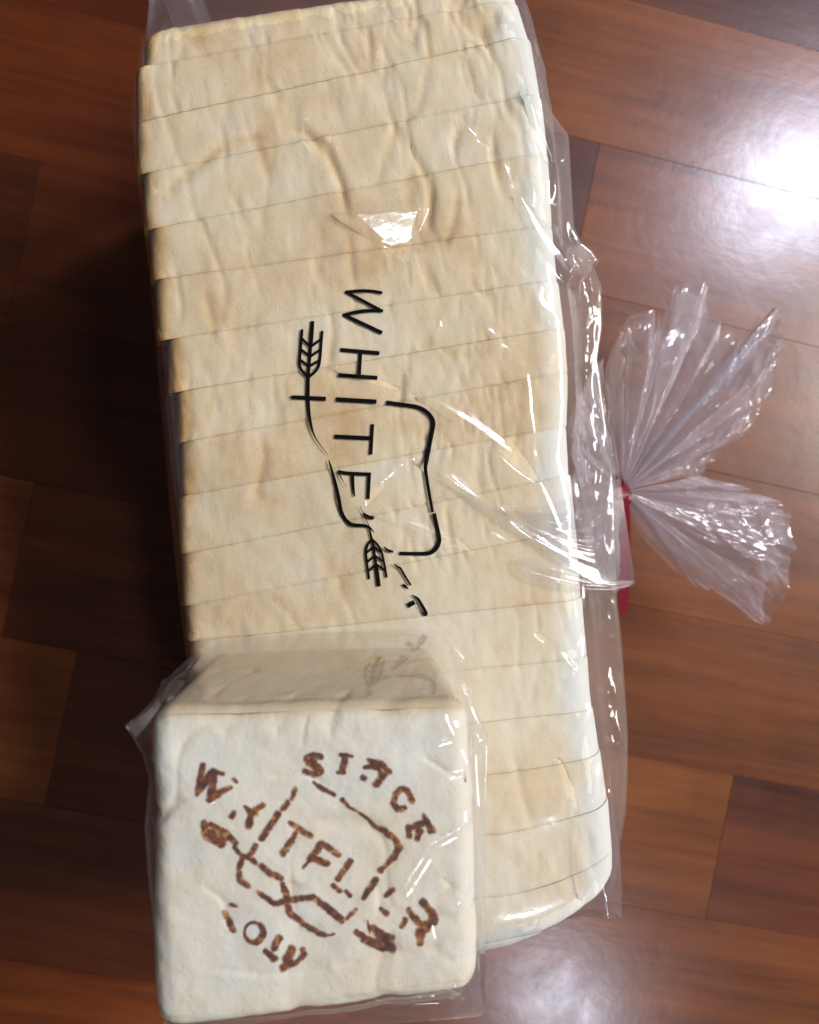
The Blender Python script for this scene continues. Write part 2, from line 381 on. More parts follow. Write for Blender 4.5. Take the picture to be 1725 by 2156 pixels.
for i in range(NS):
    zt = ZT + 0.012 * math.sin(i * 2.3) + 0.008 * math.cos(i * 5.1)
    # four top corners of the slice
    def edge(yl, yr):
        m = (yr - yl) / 800.0
        return lambda x: yl + (x - 350) * m
    e0, e1 = edge(bl_y[i], br_y[i]), edge(bl_y[i + 1], br_y[i + 1])
    ra = sl_r[i] * 0.15 + 0.85 * (sl_r[max(i - 1, 0)] + sl_r[i]) / 2; rb = sl_r[i] * 0.15 + 0.85 * (sl_r[min(i + 1, NS - 1)] + sl_r[i]) / 2
    A0, B0 = at(sl_l[i], e0(sl_l[i]), zt), at(ra, e0(ra), zt)
    A1, B1 = at(sl_l[i], e1(sl_l[i]), zt), at(rb, e1(rb), zt)
    W = np.linalg.norm(B0 - A0) * 100
    R = 0.75
    prof = round_rect(1.0 * W, zt, R, 150, 7); npf = len(prof)
    tv = np.array([0.0, 0.02, 0.06, 0.14, 0.25, 0.37, 0.5, 0.63, 0.75, 0.86, 0.94, 0.98, 1.0]); nt = len(tv)
    inset = np.array([0.022, 0.006, 0.001, 0.0, 0, 0, 0, 0, 0, 0.0, 0.001, 0.006, 0.022])
    u = prof[:, 0] / W
    V = np.zeros((nt, npf, 3)); TN = np.zeros((nt, npf))
    endr = 0.0
    for k in range(nt):
        t = tv[k]
        P0 = A0 + (A1 - A0) * t; P1 = B0 + (B1 - B0) * t
        uu = u.copy(); zz = prof[:, 1].copy()
        cz, cu = zt / 2, 0.5
        ins = inset[k]
        if i == 0 and t < 0.5: ins += 0.45 * (1 - min(1, t / 0.5)) ** 2.2
        if i == NS - 1 and t > 0.3: ins += 0.75 * ((t - 0.3) / 0.7) ** 2.6
        sv = 1.5 * sstep(0.36, 0.68, fbm(prof[:, 0] * 0.55 + (i + (k > nt // 2)) * 7.3, prof[:, 0] * 0 + 0.5, 97, 3)) * (0.5 + vnoise(prof[:, 0] * 0 + (i + (k > nt // 2)) * 1.7, prof[:, 0] * 0, 98))
        uu = cu + (uu - cu) * (1 - ins * 2 / W); zz = np.where(zz > 0.2, zz - ins * (zz / zt) * (sv if 0 < i < NS - 1 else 1), zz)
        P = P0[None] + (P1 - P0)[None] * uu[:, None]; P[:, 2] = zz / 100
        V[k] = P
    if i >= NS - 4:   # the near end curves round at its right
        q = np.clip((prof[:, 0] / W - 0.70) / 0.30, 0, 1) ** 2.0
        V[..., 1] += (0.0135 * q)[None, :] * (((i - (NS - 4)) + tv[:, None]) / 4) ** 1.3
    V = V.reshape(-1, 3)
    px, py = proj(V)
    topm = sstep(zt - 1.6, zt - 0.1, V[:, 2] * 100)
    gx, gy = V[:, 0] * 100, V[:, 1] * 100
    wx = gx + 1.3 * (fbm(gx * .45 + .2 * gy, gy * .4, 301, 3) - .5); wy = gy + 1.3 * (fbm(gx * .4, gy * .45 - .2 * gx, 302, 3) - .5)
    # crust wrinkles: they run along the loaf, strongest over the middle and right
    msk = sstep(0.35, 0.65, fbm(gx * 0.22, gy * 0.16, 3, 2)) * (0.35 + 0.65 * sstep(650, 820, px)) * (1 - 0.6 * sstep(1000, 1120, px))
    wr = ridged(wx * 0.95 + 0.28 * wy, wy * 0.34 - 0.15 * wx, 11, 3)
    dz = -0.17 * msk * sstep(0.40, 0.95, wr) + 0.10 * (fbm(wx * 0.28 + .1 * wy, wy * 0.28, 21, 3) - 0.5) + 0.05 * (fbm(wx * 1.2 + .5 * wy, wy * 1.0 - .4 * wx, 31, 3) - 0.5)
    dz += 0.05 * (fbm(gx * 3.2, gy * 3.0, 41, 3) - 0.5) - 0.05 * sstep(.55, .95, ridged(gx * 1.7, gy * 0.8, 43, 2)) * sstep(.4, .7, fbm(gx * .3, gy * .3, 44, 2))
    ck = sstep(760, 860, px) * sstep(1120, 1020, px) * sstep(1320, 1150, py) * sstep(.35, .6, fbm(gx * .35, gy * .3, 46, 2))
    cr_ = ridged(wx * 2.3 + .4 * wy, wy * 1.1, 47, 2); dz -= 0.075 * ck * sstep(.5, .95, cr_)
    tone = 0.405 + 0.10 * ck * sstep(.55, .95, cr_) + 0.22 * (fbm(gx * 0.35, gy * 0.35, 51, 3) - 0.5) + 0.15 * msk * sstep(0.5, 0.95, wr)
    tone += 0.18 * (fbm(wx * 0.9, gy * 0.7, 53, 4) - 0.5) + 0.22 * sstep(.62, .85, fbm(gx * 0.5, gy * 0.35, 57, 3)) * sstep(1150, 700, px)
    tone += 0.10 * (vnoise(np.full_like(gx, i * 1.0), np.zeros_like(gx), 77) - 0.5)
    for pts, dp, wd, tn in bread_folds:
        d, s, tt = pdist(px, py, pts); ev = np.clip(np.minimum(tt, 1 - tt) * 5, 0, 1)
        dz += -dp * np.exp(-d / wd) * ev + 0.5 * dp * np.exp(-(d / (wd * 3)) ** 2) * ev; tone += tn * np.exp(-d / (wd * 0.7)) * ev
    # paler crumb along the right edge and the near end, toasted left edge
    ul = (px - sl_l[i]); ur = (sl_r[i] - px)
    edgew = 58 + 46 * fbm(gy * 0.5, gy * 0.07, 91, 3)
    tone -= 0.36 * sstep(1.25, 0.3, ur / edgew)
    tone += 0.42 * sstep(54, 2, ul + 30 * (fbm(gy * 1.2, gy * 0.3, 95, 2) - 0.5)) * (0.5 if i > 12 else 1)
    if i <= 1: tone += 0.12 * sstep(330, 60, px + py * 0.5 - 100) 
    if i >= NS - 6: tone -= 0.10
    if i == NS - 1: tone -= 0.26 * sstep(0.35, 0.75, np.repeat(tv, npf) + 0.4 * (fbm(gx * .9, gy * .9, 61, 3) - .5))
    # seams: a touch browner in the cut
    kk = np.repeat(np.minimum(tv, 1 - tv), npf)
    tone += 0.06 * sstep(0.05, 0.0, kk)
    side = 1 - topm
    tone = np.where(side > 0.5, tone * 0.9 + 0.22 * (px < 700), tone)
    V[:, 2] += topm * dz / 100
    # cut faces: rings shrinking to the middle of the cut
    F = grid_faces(nt, npf).tolist()
    F += [[k * npf + npf - 1, (k + 1) * npf + npf - 1, (k + 1) * npf, k * npf] for k in range(nt - 1)]
    Vg = V.reshape(nt, npf, 3); extra, et = [], []
    nb = nt * npf
    for kq, flip in ((0, True), (nt - 1, False)):
        E = Vg[kq]; xs_ = E[:, 0]; top_ = np.argsort(xs_); prev = np.arange(npf) + kq * npf
        cx_, cz_ = (xs_.min() + xs_.max()) / 2, zt / 200
        for sh in (0.8, 0.55, 0.3, 0.05):
            q = np.empty_like(E); q[:, 0] = cx_ + (xs_ - cx_) * sh; q[:, 2] = cz_ + (E[:, 2] - cz_) * sh
            q[:, 1] = np.interp(q[:, 0], xs_[top_], E[top_, 1]); extra.append(q); et.append(np.full(npf, 0.04))
            cur = np.arange(npf) + nb; nb += npf; nx_ = np.roll(np.arange(npf), -1)
            for j in range(npf):
                f = [int(prev[j]), int(prev[nx_[j]]), int(cur[nx_[j]]), int(cur[j])]
                F.append(f[::-1] if flip else f)
            prev = cur
        f = [int(v) for v in prev]; F.append(f[::-1] if flip else f)
    V = np.vstack([V] + extra); SV.append(V); SF += [[q + sb for q in f] for f in F]; sb += len(V); V = V - loaf_loc
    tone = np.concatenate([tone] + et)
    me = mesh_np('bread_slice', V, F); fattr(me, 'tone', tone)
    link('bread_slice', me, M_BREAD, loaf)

# ------------------------------------------------------------------ bag round the loaf
bag = thing('plastic_bag', 'large clear plastic bag with black printed lettering, gathered and tied at its right side', 'plastic bag', tuple(at(800, 900, 0.0)))
bag_loc = np.array(bag.location)
lx = [(-140, 420), (-20, 392), (0, 366), (75, 295), (235, 272), (360, 282), (397, 287), (490, 300), (586, 311), (700, 320), (842, 331), (1068, 352), (1257, 372), (1400, 391), (1700, 402), (2130, 440)]
rx = [(-220, 990), (-60, 1040), (0, 1062), (38, 1098), (90, 1118), (136, 1140), (224, 1156), (280, 1200), (400, 1207), (476, 1212), (540, 1243), (600, 1271), (690, 1272), (751, 1262),
      (800, 1268), (860, 1276), (940, 1288), (1000, 1296), (1100, 1300), (1180, 1302), (1228, 1303), (1246, 1303), (1260, 1303), (1330, 1311), (1405, 1317), (1545, 1326), (1650, 1325), (1709, 1322),
      (1779, 1309), (1850, 1300), (1890, 1288), (1945, 1262)]
be = [(-220, 1060)] + [((br_y[i] + br_y[i + 1]) / 2, sl_r[i]) for i in range(NS)]
NV = 470
vl = np.linspace(-75, 2112, NV)
def tab(t, y): return np.interp(y, [a for a, b in t], [b for a, b in t])
NL, NTOP, NSL, NRL = 12, 215, 44, 14
rowsP = []
for yl in vl:
    yr = yl - 150 + 0 * yl
    yr = np.interp(yl, [-75, 0, 600, 1285, 1357, 2112], [-190, -100, 470, 1130, 1230, 1935])
    xl = tab(lx, yl); xr = tab(rx, yr); xbr = tab(be, yr)
    xbl = np.interp(yl, [(bl_y[i] + bl_y[i + 1]) / 2 for i in range(NS)], sl_l)
    PL = at(xl, yl, 10.6); PR = at(xr, yr, 9.0)
    TL = at(np.minimum(xbl, xl + 14) + 9, yl, 12.44); TRr = at(xbr - 26, yr + 6, 12.50); TR2 = at(xbr + 8, yr, 12.10)
    Lb = PL.copy(); Lb[0] += 0.004; Lb[2] = 0.0006
    Rb = PR.copy(); Rb[0] -= 0.012; Rb[2] = 0.0006
    seg = [np.linspace(Lb, PL, NL, endpoint=False), np.linspace(PL, TL, 6, endpoint=False), np.linspace(TL, TRr, NTOP, endpoint=False),
           np.linspace(TRr, TR2, 10, endpoint=False)]
    s = np.linspace(0, 1, NSL, endpoint=False)[:, None]
    sl = TR2 + (PR - TR2) * s; sl[:, 2] += -0.010 * np.sin(s[:, 0] ** 0.8 * math.pi)
    seg += [sl, np.linspace(PR, Rb, NRL)]
    rowsP.append(np.vstack(seg))
G = np.array(rowsP); NU = G.shape[1]
# soften the fold lines a little around the section
for _ in range(2):
    G[:, 1:-1] = 0.25 * G[:, :-2] + 0.5 * G[:, 1:-1] + 0.25 * G[:, 2:]
for _ in range(3):
    G[1:-1] = 0.25 * G[:-2] + 0.5 * G[1:-1] + 0.25 * G[2:]
px, py = proj(G)
uidx = np.arange(NU)[None].repeat(NV, 0)
tm = sstep(NL + 5, NL + 26, uidx) * (1 - sstep(NL + 6 + NTOP + 10 + NSL * 0.75, NL + 6 + NTOP + 10 + NSL, uidx))
slack = sstep(NL + 6 + NTOP, NL + 6 + NTOP + 14, uidx) * tm
film_folds = [
 ([(600, 800), (650, 900), (700, 985), (760, 1075), (830, 1180), (893, 1292)], .035, 8, 'g'),
 ([(1100, 20), (1112, 150), (1150, 260)], .14, 9, 'g'), ([(1130, 110), (1140, 200), (1160, 250)], .10, 7, 'g'),
 ([(1198, 285), (1170, 360), (1165, 430)], .12, 8, 'g'), ([(1210, 520), (1240, 580), (1250, 640)], .16, 8, 'g'),
 ([(1280, 900), (1262, 1000), (1256, 1100), (1262, 1180)], .18, 9, 'g'), ([(1290, 1400), (1300, 1550), (1296, 1700)], .18, 9, 'g'),
 ([(960, 1420), (985, 1500), (1010, 1560)], .08, 12, 'g'), ([(1270, 1590), (1262, 1640), (1255, 1690)], .10, 8, 'g'),
 ([(1262, 1470), (1215, 1545), (1172, 1600)], .10, 10, 'g'), ([(410, 420), (560, 505), (700, 455)], .04, 14, 'g'),
]
dz = np.zeros_like(px)
for pts, A, wd, kd in film_folds:
    dz += crease(px, py, pts, A, wd, kd)
def half_slope(P, lampp):
    a = CAM - P; a = a / np.linalg.norm(a, axis=-1, keepdims=True); b = lampp - P; b = b / np.linalg.norm(b, axis=-1, keepdims=True)
    h = a + b; return h[..., :2] / h[..., 2:3]
def facet(P, px, py, pts, wpx, lampp, gain=1.0, seed=0, zc=None):
    # a fold whose one flank lies at the tilt that catches a lamp, the other falling off steeply
    d, sd, t = pdist(px, py, pts)
    mid = at(*np.mean(np.array(pts), 0), 12.6); hs = half_slope(mid, lampp)
    q0 = at(*pts[0], 12.6); q1 = at(*pts[-1], 12.6); dr = (q1 - q0)[:2]; dr /= np.linalg.norm(dr)
    nrm_ = np.array([-dr[1], dr[0]]); sl_ = hs @ nrm_
    if sl_ < 0: nrm_ = -nrm_; sl_ = -sl_
    # which signed side of the polyline looks towards the lamp
    k = np.array([nrm_[0], -nrm_[1]]); (x0, y0), (x1, y1) = pts[0], pts[-1]
    mx, my = (x0 + x1) / 2 + k[0] * 10, (y0 + y1) / 2 + k[1] * 10
    sg = np.sign((mx - x0) * (y1 - y0) - (my - y0) * (x1 - x0))
    ds = d * sd * sg
    cmpx = np.linalg.norm(q1 - q0) * 100 / (math.dist(pts[0], pts[-1]) + 1e-9)
    wv = wpx * (0.85 + 0.3 * vnoise(t * 3, t * 0, 500 + seed)) * (np.clip(np.minimum(t, 1 - t) * 3, 0.12, 1) ** 0.6)
    sv = sl_ * gain * (0.95 + 0.10 * vnoise(t * 5, t * 0, 600 + seed))
    hgt = sv * wv * cmpx
    prof_ = np.where(ds >= 0, hgt * np.clip(1 - ds / wv, -1, 1), hgt * np.exp(np.minimum(ds, 0) / (0.45 * wv)))
    # the height of the sheet along the fold itself
    sp = smooth_poly0(pts, 6.0); zl = []
    for x, y in sp:
        zl.append(P[..., 2].ravel()[np.argmin((np.hypot(px - x, py - y) + 1e4 * (ok_ == 0)).ravel())])
    zl = np.array(zl)
    for _ in range(40): zl[1:-1] = .25 * zl[:-2] + .5 * zl[1:-1] + .25 * zl[2:]
    if zc: zl = np.linspace(zc[0], zc[1], len(zl)) / 100
    z0 = np.interp(t, np.linspace(0, 1, len(zl)), zl)
    Lc = np.linalg.norm(q1 - q0) * 100
    al_ = (hs @ dr) if Lc < 2.6 else np.clip(hs @ dr, -0.09, 0.09)
    z0 = z0 - al_ * (t - 0.5) * Lc / 100
    msk_ = np.where(ds >= 0, sstep(1.5, 0.85, ds / wv), sstep(1.1, 0.0, -ds / wv)) * sstep(0, 0.06, np.minimum(t, 1 - t) + 0.01)
    return z0 + prof_ / 100, msk_
def smooth_poly0(pts, step):
    out = []
    for a, b in zip(pts[:-1], pts[1:]):
        n = max(1, int(math.dist(a, b) / step))
        out += [(a[0] + (b[0] - a[0]) * k / n, a[1] + (b[1] - a[1]) * k / n) for k in range(n)]
    return out + [pts[-1]]
facets = [([(868, 818), (930, 858), (1000, 903), (1065, 950), (1132, 1012)], 21, LA), ([(1132, 1012), (1160, 1080), (1195, 1160)], 9, LC),
          ([(1048, 325), (1070, 375), (1090, 410)], 8, LA), ([(1085, 405), (1120, 478), (1180, 568), (1214, 610)], 20, LA, (12.58, 12.40)),
          ([(872, 966), (940, 1010), (1010, 1052), (1080, 1092), (1130, 1135)], 14, LA),
          ([(930, 985), (1000, 1040), (1060, 1085)], 7, LA), ([(788, 1080), (850, 1100), (930, 1133), (1000, 1165)], 14, LA),
          ([(1010, 1118), (1060, 1140), (1110, 1165)], 9, LA), ([(1108, 785), (1112, 860), (1132, 965)], 9, LC), ([(1125, 1330), (1170, 1372), (1216, 1417)], 7, LA),
          ([(1172, 1585), (1196, 1662), (1212, 1780), (1224, 1900)], 12, LC),
          ([(735, 1048), (747, 1068), (756, 1088)], 5, LA), ([(1000, 678), (1040, 708), (1076, 738)], 9, LA), ([(848, 840), (884, 822)], 9, LB), ([(1162, 1584), (1190, 1594)], 10, LA),
          ([(905, 1320), (980, 1395)], 6, LA), ([(1100, 190), (1135, 290), (1160, 350)], 8, LC),
          ([(772, 1062), (800, 1012), (838, 978), (872, 965)], 11, LB), ([(1200, 290), (1178, 350)], 8, LC), ([(1225, 1330), (1222, 1400)], 8, LC), ([(1010, 1600), (1030, 1560)], 5, LC),
          ([(700, 770), (780, 800), (850, 818)], 6, LB), ([(960, 250), (1010, 300), (1045, 325)], 6, LA)]
# the taut triangle under the upper fold, and a crumpled spot beside the lettering
tri_ = [(692, 448), (906, 432), (858, 560)]
def inside(px, py, T):
    m = np.ones(px.shape, bool); A_ = np.array(T, float)
    sg = np.sign((A_[1, 0] - A_[0, 0]) * (A_[2, 1] - A_[0, 1]) - (A_[1, 1] - A_[0, 1]) * (A_[2, 0] - A_[0, 0]))
    for a in range(3):
        b = (a + 1) % 3; m &= ((A_[b, 0] - A_[a, 0]) * (py - A_[a, 1]) - (A_[b, 1] - A_[a, 1]) * (px - A_[a, 0])) * sg > 0
    return m
pm_ = at(820, 480, 12.6); hs_ = half_slope(pm_, LB)
pl = -((G[..., 0] - pm_[0]) * hs_[0] + (G[..., 1] - pm_[1]) * hs_[1]) * 100
dtri = np.minimum.reduce([pdist(px, py, [tri_[a], tri_[(a + 1) % 3]])[0] for a in range(3)])
dsp = np.hypot((px - 920) / 46, (py - 690) / 34)
dz += 0.055 * np.exp(-dsp ** 2) * (ridged(px / 26, py / 26, 951, 2) - .4) * 2
gx, gy = G[..., 0] * 100, G[..., 1] * 100
loose = 0.25 + 0.75 * sstep(0.45, 0.62, fbm(gx * 0.25, gy * 0.25, 5, 2))
dz += 0.042 * (ridged(gx * 0.55 + 0.3 * gy, gy * 0.5 - 0.25 * gx, 71, 2) - 0.5) * loose
dz += 0.012 * (fbm(gx * 2.2, gy * 2.2, 72, 2) - 0.5) * loose
dz += slack * (0.30 * (ridged(gx * 0.5, gy * 0.33, 73, 2) - 0.4) + 0.10 * (ridged(gx * 1.6, gy * 0.9, 74, 2) - 0.4))
bvh_loaf = BVHTree.FromPolygons([Vector(v) for v in np.vstack(SV)], SF)
zb = np.full(px.shape, 0.0)
for i in range(NV):
    for j in range(NL + 6, NL + 6 + NTOP + 16):
        h_ = bvh_loaf.ray_cast(Vector((G[i, j, 0], G[i, j, 1], 0.3)), Vector((0, 0, -1)))
        if h_[0] is not None and h_[0].z > 0.112: zb[i, j] = h_[0].z
for _ in range(14):   # the film bridges the hollows of the crust
    q = zb.copy()
    q[1:-1, 1:-1] = np.where(zb[1:-1, 1:-1] > 0, np.maximum(zb[1:-1, 1:-1], .25 * (zb[:-2, 1:-1] + zb[2:, 1:-1] + zb[1:-1, :-2] + zb[1:-1, 2:])), 0)
    zb = q
zsm = np.where(zb > 0, zb, G[..., 2])
zf = zb.copy()
for i in range(NV):     # carry the bread's height on past its edges, so that smoothing does not sag there
    nz = np.nonzero(zb[i])[0]
    if len(nz): zf[i] = np.interp(np.arange(NU), nz, zb[i, nz])
    elif i: zf[i] = zf[i - 1]
for i in range(NV - 2, -1, -1):
    if not zb[i].any() and zf[i].max() == 0: zf[i] = zf[i + 1]
zsm = zf.copy(); zb = np.where(zb > 0, zb, 0)
for _ in range(120):
    zsm[1:-1, 1:-1] = .5 * zsm[1:-1, 1:-1] + .125 * (zsm[:-2, 1:-1] + zsm[2:, 1:-1] + zsm[1:-1, :-2] + zsm[1:-1, 2:])
up_ = np.maximum(zf - zsm, 0)
for _ in range(2): up_[1:-1, 1:-1] = np.maximum.reduce([up_[1:-1, 1:-1], up_[:-2, 1:-1], up_[2:, 1:-1], up_[1:-1, :-2], up_[1:-1, 2:]])
for _ in range(25): up_[1:-1, 1:-1] = .5 * up_[1:-1, 1:-1] + .125 * (up_[:-2, 1:-1] + up_[2:, 1:-1] + up_[1:-1, :-2] + up_[1:-1, 2:])
zsm = zsm + 0.4 * up_
core = sstep(NL + 5, NL + 9, uidx) * (1 - sstep(NL + 6 + NTOP - 12, NL + 6 + NTOP + 6, uidx))
G[..., 2] = G[..., 2] * (1 - core) + (zsm + 0.0003) * core
G[..., 2] += tm * dz / 100
G[..., 2] = np.where(zb > 0, np.maximum(G[..., 2], zsm + 0.0002), G[..., 2])
Gb = G.copy(); ok_ = (uidx > NL + 8) & (uidx < NL + 6 + NTOP + 10 + int(NSL * 0.8))
for k_, (pts, wpx, lp, *zc_) in enumerate(facets):
    zt_, mk = facet(Gb, px, py, pts, wpx, lp, 1.0, k_, zc_[0] if zc_ else None)
    mk = mk * ok_; G[..., 2] = G[..., 2] * (1 - mk) + zt_ * mk
# taut triangle: three bright hems round a tilted pane
mt = sstep(0, 15, dtri) * inside(px, py, tri_)
G[..., 2] = G[..., 2] * (1 - mt) + mt * (pm_[2] + 0.0012 + pl * (0.94 + 0.06 * sstep(470, 520, py) + 0.05 * (fbm(px / 60, py / 40, 77, 2) - .5)) / 100)
# ends close down to the table
def endrows(row, sgn, n=9):
    out = []
    for k in range(1, n + 1):
        q = row.copy(); f = 1 - k / n; q[:, 2] = 0.0006 + (q[:, 2] - 0.0006) * f
        q[:, 1] += sgn * (0.0035 * math.sin(math.pi * min(1, k / n * 1.2)) + 0.001); out.append(q)
    return out
G = np.array(endrows(G[0], 1)[::-1] + list(G) + endrows(G[-1], -1))
me = mesh_np('film', G.reshape(-1, 3) - bag_loc, grid_faces(G.shape[0], NU))
film = link('film', me, M_FILM, bag)
bvh_bag = BVHTree.FromPolygons([Vector(v) for v in G.reshape(-1, 3)], grid_faces(G.shape[0], NU).tolist())

# gathered neck and loose tail
tie_p = at(1312, 1035, 7.4)
def ruffle(rim, zr, npl, amp, seed, n_s=340, n_r=60, r0=0.035, twist=0.0, mat=M_TAIL):
    rim = np.array(rim, float); L = np.r_[0, np.cumsum(np.hypot(*np.diff(rim, axis=0).T))]; L /= L[-1]
    s = np.linspace(0, 1, n_s); rxp = np.interp(s, L, rim[:, 0]); ryp = np.interp(s, L, rim[:, 1]); z = np.interp(s, L, zr)
    R = at(rxp, ryp, z)
    r = np.linspace(r0, 1, n_r)
    ph = s * npl + 1.3 * vnoise(s * npl * 0.7, s * 0 + 1.3, seed)
    tri = 2 * np.abs(2 * (ph - np.floor(ph)) - 1) - 1
    am = amp * (0.45 + 1.1 * vnoise(s * npl * 0.9, s * 0, seed + 1))
    rr, ss = np.meshgrid(r, s, indexing='ij')
    P = tie_p + (R - tie_p)[None] * r[:, None, None]
    wob = fbm(ss * 9, rr * 3.0, seed + 2, 3) - 0.5
    env = np.minimum(rr * 3.2, 1.15 - 0.35 * rr)
    P[..., 2] += (env * (tri * am)[None] + 1.7 * rr * wob + 0.55 * rr * (ridged(ss * 7 + rr * 2, rr * 3.2 - ss * 3, seed + 6, 2) - .4) + 0.30 * rr * (ridged(ss * 15, rr * 3, seed + 4, 2) - .4)) / 100
    tang = np.gradient(R, axis=0); tang /= np.linalg.norm(tang, axis=1, keepdims=True) + 1e-9
    P += tang[None] * ((rr * (fbm(ss * 14, rr * 2, seed + 3, 2) - 0.5)) * 0.008)[..., None]
    P[..., 2] = np.maximum(P[..., 2], 0.002)
    return P
upper = [(1268, 800), (1282, 745), (1302, 700), (1330, 664), (1378, 655), (1388, 700), (1402, 690), (1425, 600), (1456, 594), (1492, 604), (1500, 650), (1530, 700), (1566, 735), (1600, 668), (1604, 700),
         (1648, 650), (1640, 705), (1614, 785), (1608, 830), (1572, 880), (1520, 930), (1470, 985)]
uz = np.interp(np.linspace(0, 1, len(upper)), [0, .2, .5, .8, 1], [5.0, 6.2, 5.0, 6.5, 4.0])
lower = [(1480, 1000), (1560, 1022), (1622, 1046), (1668, 1078), (1676, 1100), (1666, 1180), (1652, 1250), (1636, 1316), (1602, 1300), (1560, 1262), (1532, 1244), (1490, 1236), (1440, 1200), (1390, 1150)]
lz = np.interp(np.linspace(0, 1, len(lower)), [0, .3, .6, 1], [4.5, 6.6, 4.2, 4.0])
Ps = [ruffle(upper, uz, 8, 0.42, 201), ruffle([(x + 6, y + 14) for x, y in upper], uz - 1.5, 6, 0.5, 301),
      ruffle(lower, lz, 5, 0.45, 401), ruffle([(x - 24, y + 2) for x, y in lower], lz - 1.4, 5, 0.4, 501)]
VV, FF, b0 = [], [], 0
for P in Ps:
    VV.append(P.reshape(-1, 3)); FF.append(grid_faces(P.shape[0], P.shape[1], b0)); b0 += P.shape[0] * P.shape[1]
me = mesh_np('gathered_tail', np.vstack(VV) - bag_loc, np.vstack(FF)); link('gathered_tail', me, M_TAIL, bag)
neck = [(1262, 760), (1236, 800), (1212, 860), (1205, 930), (1208, 1000), (1218, 1080), (1236, 1150), (1268, 1215), (1300, 1250)]
nz = np.interp(np.linspace(0, 1, len(neck)), [0, .5, 1], [8.0, 9.4, 7.5])
Ps = [ruffle(neck, nz, 8, 0.28, 601, 220, 40), ruffle(neck, nz - 3.0, 6, 0.35, 701, 220, 40)]
me = mesh_np('gathered_neck', np.vstack([P.reshape(-1, 3) for P in Ps]) - bag_loc,
             np.vstack([grid_faces(40, 220), grid_faces(40, 220, 8800)][0:0] + [grid_faces(Ps[0].shape[0], Ps[0].shape[1]), grid_faces(Ps[1].shape[0], Ps[1].shape[1], Ps[0].shape[0] * Ps[0].shape[1])]))
link('gathered_neck', me, M_TAIL, bag)

def flap(lowb, uppb, amp, hem, lays, seed):
    lowb = np.array(lowb); uppb = np.array(uppb); nf, mf = 170, 70
    tq = np.linspace(0, 1, nf); n = len(lowb)
    lo_ = np.stack([np.interp(tq, np.linspace(0, 1, n), lowb[:, k]) for k in range(3)], 1); up_ = np.stack([np.interp(tq, np.linspace(0, 1, n), uppb[:, k]) for k in range(3)], 1)
    for a in (lo_, up_):
        for _ in range(8): a[1:-1] = .25 * a[:-2] + .5 * a[1:-1] + .25 * a[2:]
    VV, FF = [], []
    for lay in range(lays):
        kq = np.linspace(0, 1 if lay == 0 else 0.8, mf)
        Q = lo_[:, None, :] + (up_ - lo_)[:, None, :] * kq[None, :, None]
        tt_, kk_ = np.meshgrid(tq, kq, indexing='ij'); ph = (1 - tt_) * 0.25 + kk_
        Q[..., 2] += (amp * (ridged(ph * 3.2 + lay * 3, tt_ * 0.8, seed + lay, 2) - .4) + 0.012 * (ridged(ph * 13, tt_ * 3, seed + 10 + lay, 2) - .4)) * np.sin(np.clip(kk_, 0, 1) * math.pi) ** .5 * (0.15 + tt_)
        Q[..., 2] -= lay * 0.16 * np.sin(kk_ * math.pi / 2)
        Q[..., 2] += (1 - lay) * hem * sstep(0, 0.3, kk_) * (1 - 0.5 * sstep(.3, .9, kk_)) * sstep(0, .2, tt_)
        VV.append(at(Q[..., 0], Q[..., 1], Q[..., 2]).reshape(-1, 3)); FF.append(grid_faces(nf, mf, lay * nf * mf))
    link('film_flap', mesh_np('film_flap', np.vstack(VV) - bag_loc, np.vstack(FF)), M_FILM, bag)
flap([(950, 1022, 12.66), (1040, 1082, 12.72), (1128, 1141, 12.76), (1200, 1194, 12.76), (1262, 1232, 12.6), (1312, 1240, 12.4), (1338, 1228, 12.25)],
     [(952, 1018, 12.66), (1050, 1068, 12.72), (1140, 1066, 12.76), (1196, 1050, 12.72), (1242, 1028, 12.2), (1280, 1012, 11.0), (1306, 1008, 9.4)], 0.22, 0.08, 2, 961)
flap([(1082, 1184, 12.7), (1092, 1204, 12.74), (1112, 1220, 12.76), (1170, 1240, 12.72), (1230, 1250, 12.6), (1290, 1250, 12.45), (1337, 1229, 12.24)],
     [(1086, 1178, 12.7), (1104, 1172, 12.72), (1130, 1176, 12.74), (1190, 1192, 12.72), (1240, 1212, 12.6), (1292, 1222, 12.4), (1334, 1222, 12.22)], 0.12, 0.10, 1, 981)

# ------------------------------------------------------------------ printing on the bag (flat ink on the film)
def hit(px, py, bvh, lift):
    d = ray(px, py); r = bvh.ray_cast(Vector(CAM), Vector(d))
    if r[0] is None: return None
    r2 = bvh_loaf.ray_cast(Vector(CAM), Vector(d))
    if bvh is bvh_bag and r2[0] is not None and r2[3] < r[3]: r = r2
    return np.array(r[0]) - d * lift
def smooth_poly(pts, step=2.0):
    out = []
    for a, b in zip(pts[:-1], pts[1:]):
        n = max(1, int(math.dist(a[:2], b[:2]) / step))
        for k in range(n):
            t = k / n; out.append(tuple(a[j] + (b[j] - a[j]) * t for j in range(len(a))))
    out.append(pts[-1]); return out
def chaikin(pts, n=2):
    for _ in range(n):
        q = [pts[0]]
        for a, b in zip(pts[:-1], pts[1:]):
            q.append(tuple(.75 * u + .25 * v for u, v in zip(a, b))); q.append(tuple(.25 * u + .75 * v for u, v in zip(a, b)))
        q.append(pts[-1]); pts = q
    return pts
